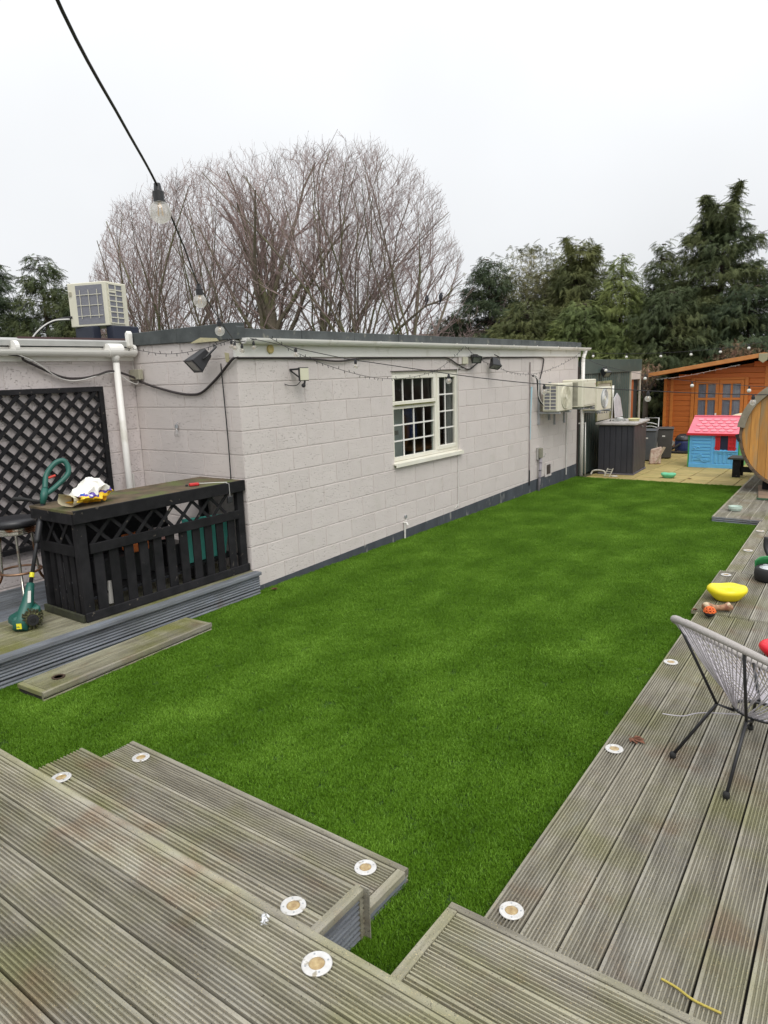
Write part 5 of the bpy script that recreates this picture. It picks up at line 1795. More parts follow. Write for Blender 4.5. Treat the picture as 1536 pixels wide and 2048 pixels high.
for (xa, xb) in ((dx0, mid - .003), (mid + .003, dx1)):
    d = MB()
    s_ = .075
    d.box((xa, -.02, .10), (xa + s_, .02, dzt))
    d.box((xb - s_, -.02, .10), (xb, .02, dzt))
    for (z0, z1) in ((dzt - .09, dzt), (1.21, 1.265), (.77, .83), (.10, .24)):
        d.box((xa + s_, -.019, z0), (xb - s_, .019, z1))
    xm = (xa + xb) / 2
    d.box((xm - .022, -.018, .83), (xm + .022, .018, dzt - .09))
    d.box((xa + s_, -.008, .24), (xb - s_, .01, .77))
    door = d.build('door', oran2, shh, bev=.004)
    for (pa, pb) in ((xa + s_, xm - .022), (xm + .022, xb - s_)):
        for (z0, z1) in ((.83, 1.21), (1.265, dzt - .09)):
            MB().box((pa, -.002, z0), (pb, .002, z1)).build('pane', glassd, door)
            MB().box((pa, .014, z0), (pb, .018, z1)).build('curtain', curt, door)
    if xa < mid - .1:
        MB().bar((xb - .05, -.05, .80), (xb - .16, -.05, .80), .016, .016).build('handle', galv, door)
        MB().box((xb - .065, -.03, .70), (xb - .03, -.018, .90)).build('handle_plate', pvc, door)
for sgn in (-1, 1):
    MB().prism([(0, -.42, 2.215), (sgn * 2.48, -.42, 1.83), (sgn * 2.48, -.42, 1.88), (0, -.42, 2.265)], (0, 2.9, 0)).build('roof', felt, shh)
    MB().prism([(0, -.445, 2.185), (sgn * 2.50, -.445, 1.80), (sgn * 2.50, -.445, 1.89), (0, -.445, 2.28)], (0, .024, 0)).build('barge_board', mat('pale_orange_board', (.56, .24, .07), (.46, .18, .05), scale=5, rough=.6), shh, bev=.003)
    MB().prism([(0, -.41, 2.19), (sgn * 2.46, -.41, 1.805), (sgn * 2.46, -.41, 1.825), (0, -.41, 2.21)], (0, .41, 0)).build('soffit', oran, shh)
MB().prism([(-.09, -.45, 2.12), (.0, -.45, 2.05), (.09, -.45, 2.12), (.09, -.45, 2.26), (-.09, -.45, 2.26)], (0, -.018, 0)).build('finial', mat('grey_green_finial', (.36, .34, .22)), shh, bev=.003)

# black fence behind
fn = thing('garden_fence', 'black panel fence between green shed and summerhouse', 'fence', (-5.6, 20.2, 0))
fm_ = mat('black_fence', (.022, .024, .020), (.012, .014, .012), scale=8, rough=.9, rnd=.2)
for k in range(16):
    MB().box((-1.8, .0 + (k % 2) * .012, .02 + k * .105), (1.6, .018 + (k % 2) * .012, .125 + k * .105)).build('fence_board', fm_, fn)
for k in range(3):
    MB().box((-1.85 + k * 1.7, -.05, 0), (-1.77 + k * 1.7, -.002, 1.78)).build('fence_post', fm_, fn)

# wheelie bins, bag, vacuum, chair behind
binm = mat('grey_bin_plastic', (.10, .11, .12), (.085, .09, .10), rough=.5)
binm2 = mat('brown_grey_bin', (.075, .07, .068), (.06, .055, .052), rough=.55)
def wheelie(label, loc, rz, ma):
    t = thing('wheelie_bin', label, 'bin', loc, rz, 'wheelie bins behind the storage box')
    MB().add([(-.14, -.16, .02), (.14, -.16, .02), (.14, .16, .02), (-.14, .16, .02), (-.17, -.2, .66), (.17, -.2, .66), (.17, .2, .66), (-.17, .2, .66)],
             [(0, 3, 2, 1), (4, 5, 6, 7), (0, 1, 5, 4), (1, 2, 6, 5), (2, 3, 7, 6), (3, 0, 4, 7)]).build('bin_body', ma, t, bev=.015)
    MB().box((-.18, -.22, .66), (.18, .21, .695)).build('lid', ma, t, bev=.012)
    MB().cyl((-.14, .2, .06), (.14, .2, .06), .05, n=14).build('wheel', blackrubber, t)
    MB().box((-.06, -.192, .5), (.0, -.19, .53)).build('sticker', whitecable, t)
    return t
wheelie('grey wheelie bin directly behind the storage box', (-4.50, 16.0, .006), R(10), binm)
wheelie('brownish wheelie bin to the right of the grey one', (-4.30, 16.55, .006), R(14), binm2)
o = thing('sack', 'torn patterned sack of rubble propped against the bins', 'sack', (-4.24, 15.5, .006), R(20))
MB().add([(-.1, -.1, 0), (.14, -.08, 0), (.1, .1, 0), (-.1, .1, 0), (-.08, -.06, .32), (.16, -.02, .38), (.12, .06, .36), (-.06, .06, .3)],
         [(0, 3, 2, 1), (4, 5, 6, 7), (0, 1, 5, 4), (1, 2, 6, 5), (2, 3, 7, 6), (3, 0, 4, 7)]).build('sack_body', mat('patterned_sack', (.62, .52, .42), (.35, .20, .16), scale=16, rough=.8), o, bev=.02)
MB().bar((.02, -.1, .02), (.2, .0, .36), .09, .012).build('plank', mat('pale_offcut', (.48, .38, .26)), o)
vc = thing('vacuum_cleaner', 'dark blue tub vacuum cleaner with black hose by the summerhouse', 'vacuum cleaner', (-4.22, 17.9, .006))
MB().lathe([(.19, .04), (.20, .10), (.20, .24), (.19, .28)], 22).build('tub', mat('navy_plastic', (.02, .035, .13), rough=.4), vc, smooth=False)
MB().lathe([(.20, .28), (.20, .31), (.15, .39), (.09, .43), (.001, .44)], 22).build('motor_head', blackplastic, vc, smooth=True)
MB().box((-.03, -.16, .34), (.03, -.10, .38)).build('switch', whitecable, vc)
MB().tube(smoothpath([(-.02, -.19, .22), (-.15, -.28, .12), (-.26, -.25, .05), (-.2, -.38, .03), (.05, -.40, .03), (.25, -.3, .03), (.28, -.15, .10)], 6), .028, 8).build('hose', blackrubber, vc, smooth=True)
for (a, b_) in ((-.15, -.1), (.15, -.1), (0, .16)):
    MB().ball((a, b_, .03), .03, 8).build('castor', blackrubber, vc)
o = thing('rubble_bag', 'clear plastic bag of rubbish between bins and vacuum cleaner', 'bag', (-4.68, 18.1, .006))
b = MB().ball((0, 0, .14), .16, 14, (1.2, 1, .85))
for i, v in enumerate(b.v):
    n_ = 1 + .22 * math.sin(9 * v[0] * 10 + 3) * math.cos(7 * v[2] * 10) + random.uniform(-.08, .08)
    b.v[i] = (v[0] * n_, v[1] * n_, max(.0, v[2] * n_))
b.build('bag_body', mat('cloudy_plastic', (.42, .40, .34), (.25, .22, .17), scale=12, rough=.3), o)
b = MB()
for k in range(4):
    b.tube(smoothpath([(-.18, .1 * k - .1, .70 - .09 * k), (0, .1 * k - .13, .72 - .09 * k), (.16, .1 * k - .1, .68 - .09 * k)], 4), .013, 6)
b.tube([(-.2, -.2, 0), (-.2, -.1, .45), (-.18, .1, .82), (.14, .1, .82), (.18, -.1, .45), (.2, -.2, 0)], .014, 6)
o = b.build('folding_chair', mat('white_metal', (.6, .6, .58), rough=.4), smooth=True, loc=(-4.9, 17.6, .006))
tag(o, 'white metal folding chair frame against the summerhouse corner', 'chair')
o = thing('round_table', 'pale round table top showing above the toy playhouse roof', 'table', (-2.95, 17.3, .006))
MB().lathe([(.33, .0), (.35, .015), (.33, .03)], 28, (0, 0, 0)).build('table_top', mat('cream_table', (.74, .66, .46), rough=.5), o).location = (.1, 0, .80)
for ch in o.children:
    ch.rotation_euler = (R(24), 0, 0)
MB().cyl((.1, 0, 0), (.1, 0, .80), .03, n=10).build('pedestal', pvc, o)
o = thing('garden_chair', 'cream plastic garden chair top left of the round table', 'chair', (-3.45, 17.0, .006))
MB().prism([(-.14, 0, .38), (.14, 0, .38), (.13, .08, .76), (.05, .1, .86), (-.07, .1, .88), (-.13, .08, .78)], (0, .025, 0)).build('backrest', mat('cream_plastic', (.78, .72, .55), rough=.4), o, bev=.01)
MB().box((-.16, -.22, .34), (.16, .1, .38)).build('seat', MATS['cream_plastic'], o, bev=.01)
for (a, b_) in ((-.13, -.18), (.13, -.18), (-.13, .08), (.13, .08)):
    MB().cyl((a, b_, 0), (a, b_, .34), .016, n=8).build('leg', MATS['cream_plastic'], o)

# ------------------------------------------------------------------ string lights
socketm = blackplastic
bulbglass = glassy('festoon_glass', (.93, .92, .90), .16)
fn_ = bulbglass.node_tree
hz = fn_.nodes.new('ShaderNodeBsdfTranslucent')
hz.inputs[0].default_value = (.9, .88, .84, 1)
mh = fn_.nodes.new('ShaderNodeMixShader')
mh.inputs[0].default_value = .42
mo_ = [q for q in fn_.nodes if q.type == 'OUTPUT_MATERIAL'][0]
src_ = mo_.inputs['Surface'].links[0].from_socket
fn_.links.new(src_, mh.inputs[1])
fn_.links.new(hz.outputs[0], mh.inputs[2])
fn_.links.new(mh.outputs[0], mo_.inputs['Surface'])
bulbmilk = mat('frosted_bulb_far', (.80, .78, .72), rough=.25)
filam = mat('filament', (.75, .42, .10), (.65, .35, .08), rough=.5)
def festoon(label, pts, bulbs, r_=.0035, k=6, far=False, size=.024, white=False):
    t = thing('string_lights', label, 'string lights', pts[0])
    o0 = Vector(pts[0])
    MB().tube([Vector(p) - o0 for p in smoothpath(pts, k)], r_, 6).build('cable', cablem, t, smooth=True)
    for bi in bulbs:
        if len(bi) == 4:
            bx_, by_, bz_, tl = bi
        else:
            bx_, by_, bz_ = bi
            tl = (0, 0)
        p = Vector((bx_, by_, bz_)) - o0
        dn = Vector((tl[0], tl[1], -1)).normalized()
        b = MB().tube([p + dn * -.006, p + dn * .010, p + dn * .012, p + dn * .036], [.007, .0095, .0130, .0120], 12).build('socket', socketm, t, smooth=False)
        c = p + dn * (.034 + size * .88)
        gl_ = MB().ball((0, 0, 0), size, 18)
        gl_.tube([(0, 0, size * .86), (0, 0, size * 1.0)], [size * .5, .011], 12, cap=False)
        g_ = gl_.build('bulb', bulbmilk if far else bulbglass, b, smooth=True)
        g_.location = c
        g_.rotation_euler = (-dn).to_track_quat('Z', 'Y').to_euler()
        if not far:
            f_ = MB()
            for q in range(4):
                a = q * math.pi / 2
                f_.tube([(math.cos(a) * .004, math.sin(a) * .004, .018), (math.cos(a) * .007, math.sin(a) * .007, -.008)], .0009, 4)
            f_.tube([(0, 0, .03), (0, 0, .012)], .0035, 6)
            # the filament hangs inside the globe
            fo = f_.build('filament', filam, b)
            fo.location = c
            fo.rotation_euler = g_.rotation_euler
    return t
festoon('black festoon cable crossing the sky towards the building corner, with large clear bulbs',
        [(-.62, .30, 2.62), (-.90, .57, 2.553), (-1.16, .83, 2.54), (-1.40, 1.075, 2.523), (-1.75, 1.42, 2.475), (-2.13, 1.78, 2.435), (-2.8, 2.45, 2.39), (-3.6, 3.25, 2.36), (-4.4, 4.02, 2.38), (-4.98, 4.56, 2.425)],
        [(-1.40, 1.075, 2.522, (.05, .0)), (-2.13, 1.78, 2.432), (-2.80, 2.45, 2.385)], r_=.0026, size=.0245)
festoon('cluster of clear bulbs dangling from the gutter corner', [(-5.02, 4.52, 2.44), (-4.97, 4.55, 2.42), (-4.93, 4.66, 2.44), (-4.9, 4.72, 2.45)],
        [(-5.02, 4.52, 2.44), (-4.99, 4.53, 2.425, (.1, -.1)), (-4.95, 4.58, 2.40), (-4.90, 4.68, 2.425)], r_=.005)
festoon('festoon cable from the gutter corner across the long wall to the right',
        [(-4.9, 4.64, 2.455), (-4.05, 4.87, 2.25), (-3.69, 4.99, 2.18), (-3.12, 5.19, 2.075), (-2.79, 5.31, 2.02), (-2.38, 5.46, 1.965), (-1.64, 5.76, 1.89), (-.92, 6.07, 1.84), (-.2, 6.4, 1.83), (.6, 6.8, 1.9)],
        [(-4.45, 4.76, 2.345), (-3.90, 4.92, 2.22), (-3.12, 5.19, 2.07), (-2.38, 5.46, 1.96), (-1.64, 5.76, 1.885), (-.94, 6.06, 1.838)], r_=.0035)
festoon('far festoon line crossing in front of the evergreen trees',
        [(-4.73, 12.5, 2.34), (-4.51, 12.44, 2.33), (-3.87, 12.26, 2.29), (-3.26, 12.08, 2.275), (-2.76, 11.91, 2.28), (-2.31, 11.76, 2.30), (-1.9, 11.6, 2.335), (-1.64, 11.5, 2.37), (-.9, 11.2, 2.5)],
        [(-4.51, 12.44, 2.33), (-3.87, 12.26, 2.29), (-3.26, 12.08, 2.275), (-2.76, 11.91, 2.28), (-2.31, 11.76, 2.30), (-1.9, 11.6, 2.335)], far=True, size=.022)
festoon('festoon line hanging in front of shed and summerhouse',
        [(-4.95, 13.0, 2.28), (-4.72, 12.72, 2.23), (-4.27, 12.42, 2.09), (-3.41, 11.78, 1.94), (-2.52, 11.03, 1.835), (-1.62, 10.1, 1.785), (-1.0, 9.4, 1.79), (.2, 8.2, 1.9)],
        [(-4.27, 12.42, 2.08), (-3.41, 11.78, 1.935), (-2.52, 11.03, 1.83), (-1.62, 10.1, 1.782)], far=True, size=.026)
def fairy(label, pts, n, ln=.028):
    t = thing('fairy_lights', label, 'fairy lights', pts[0])
    o0 = Vector(pts[0])
    path = [Vector(p) - o0 for p in smoothpath(pts, 8)]
    MB().tube(path, .0026, 5).build('wire', cablem, t)
    b = MB()
    tot = len(path) - 1
    for k in range(n):
        u = (k + .5) / n * tot
        i = int(u)
        p = path[i].lerp(path[min(i + 1, tot)], u - i)
        d = Vector((random.uniform(-.4, .4), random.uniform(-.6, .6), random.choice([-1, -1, .7]))).normalized()
        b.tube([p, p + d * ln], [.0028, .0034], 4)
    b.build('bulb_stubs', cablem, t)
    return t
fairy('fairy light wire looped across the short return wall', [(-6.50, 4.45, 2.44), (-6.3, 4.5, 2.40), (-5.97, 4.5, 2.36), (-5.67, 4.5, 2.36), (-5.37, 4.5, 2.385), (-5.15, 4.5, 2.42), (-5.02, 4.5, 2.44)], 22)
fairy('fairy light wire sagging over the window of the long wall', [(-4.88, 4.88, 2.46), (-4.88, 5.28, 2.31), (-4.88, 5.73, 2.19), (-4.88, 6.23, 2.09), (-4.88, 6.69, 2.04), (-4.88, 7.21, 2.04), (-4.88, 7.78, 2.11), (-4.88, 8.22, 2.26), (-4.9, 8.56, 2.42)], 44)
fairy('fairy light wire sagging from the gutter above the outdoor units', [(-4.9, 8.60, 2.42), (-4.88, 8.98, 2.25), (-4.88, 9.59, 2.11), (-4.88, 10.09, 2.04), (-4.88, 10.63, 2.01), (-4.88, 11.22, 2.05), (-4.88, 11.85, 2.14), (-4.88, 12.42, 2.25), (-4.9, 12.9, 2.38)], 44)
t = fairy('pale fairy lights along the summerhouse gable', [(-4.95, 18.02, 1.74), (-4.3, 18.0, 1.80), (-3.6, 18.0, 1.93), (-3.1, 18.0, 2.03)], 16)
t.children[0].data.materials[0] = whitecable
t.children[1].data.materials[0] = whitecable

# ------------------------------------------------------------------ rope chair on the right deck
ch = thing('rope_chair', 'round lounge chair with grey cord strings and black metal legs', 'chair', (-.466, 3.762, .07))
CO = Vector((-.466, 3.762, .07))
cord = mat('grey_cord', (.60, .57, .60), (.46, .43, .47), scale=14, rough=.5)
wrap = mat('grey_wrapped_rim', (.46, .43, .41), (.36, .33, .31), scale=120, rough=.6, bump=.002, bscale=150)
GX, GY, A_, B_, TH_ = -.344, -.481, .428, .386, .867
def rim(t_, s=1.0):
    u, v = A_ * s * math.cos(t_), B_ * s * math.sin(t_)
    x = u * math.cos(TH_) - v * math.sin(TH_)
    y = u * math.sin(TH_) + v * math.cos(TH_)
    return Vector((x, y, .607 - .07 + GX * x + GY * y))
MB().tube([rim(2 * math.pi * k / 72) for k in range(72)], .0175, 12, closed=True).build('rim', wrap, ch, smooth=True)
wr_ = MB()
for k in range(360):
    a = 2 * math.pi * k / 360
    if 2.9 < a % 6.283 < 3.05:
        continue
    c = rim(a)
    d = (rim(a + .01) - rim(a - .01)).normalized()
    wr_.tube([c - d * .0022, c, c + d * .0022], [.0176, .0192, .0176], 10, cap=False)
wr_.build('rim_winding', wrap, ch, smooth=True)
# lower ring to which strings converge
low = []
lc = Vector((.02, -.02, .285))
def lowp(t_):
    return lc + Vector((math.cos(t_) * .13, math.sin(t_) * .13, -.018 * math.cos(t_ - .9)))
MB().tube([lowp(2 * math.pi * k / 30) for k in range(30)], .009, 8, closed=True).build('seat_ring', blackplastic, ch, smooth=True)
for k in range(120):
    a = 2 * math.pi * k / 120
    p = rim(a) + Vector((random.uniform(-.003, .003), random.uniform(-.003, .003), -.012))
    q = lowp(a + random.uniform(-.10, .10)) + Vector((0, 0, random.uniform(-.006, .004)))
    mid_ = (p + q) / 2 + Vector((0, 0, -.015 - random.uniform(0, .012)))
    MB().tube(smoothpath([p, mid_, q], 3), .0030, 5).build('string', cord, ch)
for k, (fx, fy, ra) in enumerate(((-.82, 3.57, 3.5), (-.52, 3.34, 4.3), (-.54, 4.10, 2.0), (-.14, 3.80, .2))):
    f_ = Vector((fx, fy, .085)) - CO
    kn = lc + (Vector((f_.x, f_.y, 0)) - Vector((lc.x, lc.y, 0))) * .52 + Vector((0, 0, .03))
    ang = None
    b = MB()
    b.tube([lc + (Vector((f_.x, f_.y, 0)) - Vector((lc.x, lc.y, 0))).normalized() * .13, kn, f_], .0085, 8)
    b.build('leg', blackplastic, ch, smooth=True)
    # strut from the knuckle up to the rim on that side
    best = min((rim(2 * math.pi * q / 90) for q in range(90)), key=lambda p: (p.xy - (kn.xy * 1.75)).length)
    MB().tube([kn, best], .0075, 8).build('strut', blackplastic, ch, smooth=True)
    MB().lathe([(.012, -.0145), (.016, -.012), (.016, .008), (.011, .016)], 12, tuple(f_)).build('foot_cap', blackrubber, ch, smooth=True)
MB().tube(smoothpath([kn + Vector((-.05, -.1, .0)), Vector((-.22, -.10, .25)), Vector((-.33, -.12, .21)), Vector((-.43, -.13, .20))], 5), .0028, 5).build('loose_string', cord, ch)
kb = MB()
for k in range(9):
    a = 4.55 + k * .03
    c = rim(a)
    d = (rim(a + .01) - rim(a - .01)).normalized()
    kb.tube([c - d * .003 + Vector((0, 0, .001)), c + d * .003 + Vector((0, 0, .004))], [.023, .0225], 10)
kb.build('knot_winding', cord, ch)

# ------------------------------------------------------------------ toys and litter on the right deck
bonem = mat('chewed_bone', (.42, .24, .13), (.20, .075, .04), scale=22, rough=.7, bump=.003, bscale=50, c3=(.62, .50, .34), s3=18, t3=(.52, .62))
b = MB()
bp = smoothpath([(-.11, -.01, .035), (-.085, .0, .04), (-.03, .0, .032), (.03, .0, .030), (.085, .0, .035), (.11, .0, .04)], 3)
b.tube(bp, [.022, .036, .043, .043, .038, .032, .027, .024, .023, .023, .025, .029, .036, .040, .036, .022], 12)
b.ball((.10, .022, .035), .024, 8)
b.ball((.10, -.020, .033), .023, 8)
b.ball((-.095, .022, .035), .028, 8)
o = b.build('chew_bone', bonem, smooth=True, loc=(-1.10, 6.05, .078))
o.rotation_euler = (0, 0, R(38))
tag(o, 'brown chewed dog bone in front of the yellow bowl', 'dog bone')
bt = thing('dog_ball', 'orange honeycomb rubber ball with black lower half beside the bone', 'dog toy', (-1.125, 5.88, .078))
MB().lathe([(.012, .0), (.03, .008), (.042, .026), (.045, .04)], 18).build('lower_half', blackrubber, bt, smooth=True)
hb = MB()
hb.lathe([(.044, .04), (.044, .046), (.041, .05)], 18)
orb = []
for i, (el, n_) in enumerate(((20, 10), (50, 7), (78, 3))):
    for k in range(n_):
        a = 2 * math.pi * (k + .5 * i) / n_
        c = Vector((math.cos(a) * math.cos(R(el)), math.sin(a) * math.cos(R(el)), math.sin(R(el))))
        u = c.orthogonal().normalized()
        v = c.cross(u)
        hb.tube([Vector((0, 0, .04)) + (c * .97 + u * .27 * math.cos(q * math.pi / 3) + v * .27 * math.sin(q * math.pi / 3)).normalized() * .046 for q in range(6)], .0042, 5, closed=True)
hb.build('honeycomb', mat('orange_rubber', (.85, .17, .03), rough=.45), bt, smooth=True)
MB().ball((0, 0, .04), .036, 12).build('core', mat('deep_orange', (.45, .05, .01), rough=.5), bt, smooth=True)
mw = thing('toy_mower', 'toy mower with fat black wheel, white hub and green hood at the deck', 'toy mower', (-.86, 7.22, .072))
MB().lathe([(.13, .0), (.150, .02), (.155, .07), (.150, .115), (.125, .13), (.115, .118)], 28).build('wheel', blackrubber, mw, smooth=True)
MB().lathe([(.118, .112), (.112, .124), (.03, .134), (.001, .134)], 24).build('hub', mat('white_hub', (.70, .72, .74), (.45, .47, .50), scale=16, rough=.25), mw, smooth=True)
for k in range(5):
    a = 2 * math.pi * k / 5
    MB().bar((math.cos(a) * .03, math.sin(a) * .03, .138), (math.cos(a) * .10, math.sin(a) * .10, .130), .022, .008).build('spoke', MATS['white_hub'], mw)
gh = MB()
nh = 16
vs = []
for k in range(nh + 1):
    a = R(20 + 150 * k / nh)
    for (rr, z) in ((.158, .06), (.165, .16), (.13, .20)):
        vs.append((math.cos(a) * rr, math.sin(a) * rr + .015, z))
fs = []
for k in range(nh):
    for q in range(2):
        fs.append((k * 3 + q, (k + 1) * 3 + q, (k + 1) * 3 + q + 1, k * 3 + q + 1))
gh.add(vs, fs)
o = gh.build('hood', mat('mid_green_plastic', (.05, .28, .09), (.04, .22, .07), rough=.35), mw, smooth=True)
so = o.modifiers.new('solid', 'SOLIDIFY')
so.thickness = .012
MB().tube(smoothpath([(-.03, .16, .14), (-.07, .20, .20), (-.10, .22, .27), (-.10, .23, .36)], 5), .022, 12).build('handle', blackplastic, mw, smooth=True)
rt_ = toy_shell('plastic_toy', 'bright red plastic toy at the right edge behind the chair', (-.50, 5.25, .072), R(20), .17, .14, .12, mat('bright_red_plastic', (.80, .01, .03), rough=.35), 'toy', lobes=.04)
yr = MB().tube(smoothpath([(-.49, 2.125, .078), (-.44, 2.12, .076), (-.38, 2.10, .077), (-.30, 2.10, .076)], 6), .0042, 6).build('rope', mat('yellow_twine', (.55, .45, .10), (.40, .32, .07), scale=150, rough=.9), smooth=True)
tag(yr, 'short frayed yellow rope on the deck at the bottom right', 'rope')
def leaf(label, loc, rz, s=1.0, c=(.22, .09, .05)):
    b = MB()
    nx_ = 9
    for k in range(5):
        a = R(-70 + 35 * k)
        L_ = .058 * (1.2 - abs(k - 2) * .22) * s
        b.add([(0, 0, .004), (math.cos(a - .55) * L_ * .6, math.sin(a - .55) * L_ * .6, .012), (math.cos(a) * L_, math.sin(a) * L_, .003), (math.cos(a + .55) * L_ * .6, math.sin(a + .55) * L_ * .6, .007)], [(0, 1, 2, 3)])
    b.tube([(0, 0, .004), (-.03 * s, .004, .006)], .0012, 4)
    o = b.build('dead_leaf', mat('dead_leaf_brown', c, tuple(v * .6 for v in c), scale=40, rough=.9), loc=loc)
    o.rotation_euler = (0, 0, rz)
    return tag(o, label, 'leaf')
leaf('curled brown dead leaf beside the deck light', (-1.05, 3.65, .072), R(-20), 1.15)
leaf('brown dead leaf on the board end near the ball', (-1.27, 6.0, .075), R(60), .6)
leaf('tiny brown leaf behind the toy mower wheel', (-1.09, 7.85, .073), R(10), .7)
leaf('brown leaf at the base of the wall by the left deck', (-4.90, 4.72, .03), R(80), .9)
leaf('small reddish leaf on the patio slabs', (-3.08, 13.6, .01), R(80), 1.0, (.3, .1, .06))
fo = MB()
rj = random.Random(3)
for k in range(26):
    p = Vector((rj.uniform(-.022, .022), rj.uniform(-.008, .008), rj.uniform(.002, .02)))
    fo.add([p + Vector((rj.uniform(-.014, .014), rj.uniform(-.012, .012), rj.uniform(-.004, .012))) for q in range(3)], [(0, 1, 2)])
o = fo.build('crumpled_foil', mat('silver_foil', (.85, .85, .86), rough=.25, metal=.6), loc=(-1.53, 1.34, zA + .004))
o.rotation_euler = (0, 0, R(-55))
tag(o, 'small crumpled silver foil scrap on the nearest deck', 'foil')
# grit on the boards
gb = MB()
rj = random.Random(11)
for k in range(3200):
    reg = rj.random()
    if reg < .42:
        x, y, z = rj.uniform(-3.6, .6), rj.uniform(.2, 1.35), zA + .0005
    elif reg < .8:
        y = 2 + 5 * rj.random() ** 1.5
        x, z = bx(y) + rj.uniform(.03, 1.4), zB + .0005
    elif reg < .9:
        x, y, z = rj.uniform(-1.1, .3), rj.uniform(1.43, 1.86), .2105
    else:
        x, y, z = rj.uniform(-3.2, -1.6), rj.uniform(1.43, 1.75), .2105
    s = rj.uniform(.0009, .0030)
    a = rj.uniform(0, 3)
    gb.add([(x + s * math.cos(a), y + s * math.sin(a), z), (x - s * math.sin(a), y + s * math.cos(a), z), (x - s * math.cos(a), y - s * math.sin(a), z), (x, y, z + s * .9)], [(0, 1, 3), (1, 2, 3), (2, 0, 3)])
o = gb.build('grit', mat('pale_grit', (.55, .46, .28), (.30, .22, .12), scale=40, rough=.9))
struct(o, 'stuff')
o['label'] = 'fine pale seeds and grit scattered over the decking'

# ------------------------------------------------------------------ trees
def bark(name, c1, c2, **k):
    return mat(name, c1, c2, scale=3, rough=.95, bump=.02, bscale=12, space='World', **k)
limbm = bark('greenish_bark', (.22, .19, .135), (.14, .12, .09), c3=(.15, .155, .07), s3=1.1, t3=(.5, .65))
twigm = bark('reddish_twig', (.40, .30, .28), (.28, .21, .195))  # paled in colour to carry the glare of the sky behind

class TreeB:
    def __init__(s):
        s.V, s.F = [], []
        s.cnt = 0
    def seg(s, pts, rad, n):
        P = np.array([tuple(p) for p in pts])
        d = np.gradient(P, axis=0)
        d /= np.linalg.norm(d, axis=1)[:, None] + 1e-9
        ref = np.array([0.31, 0.95, 0.05]) if abs(d[0][2]) > .5 else np.array([0, 0, 1.0])
        u = np.cross(d, ref)
        u /= np.linalg.norm(u, axis=1)[:, None] + 1e-9
        v = np.cross(d, u)
        a = np.arange(n) * 2 * np.pi / n
        ring = P[:, None, :] + (u[:, None, :] * np.cos(a)[None, :, None] + v[:, None, :] * np.sin(a)[None, :, None]) * np.array(rad)[:, None, None]
        m_ = len(P)
        s.V.append(ring.reshape(-1, 3))
        i = np.arange(m_ - 1)[:, None] * n
        k = np.arange(n)[None, :]
        k2 = (k + 1) % n
        f = np.stack([i + k, i + k2, i + n + k2, i + n + k], -1).reshape(-1, 4) + s.cnt
        s.F.append(f)
        s.cnt += m_ * n
    def build(s, name, ma, parent):
        return obj(name, npmesh(name, np.concatenate(s.V), np.concatenate(s.F)), ma, parent)

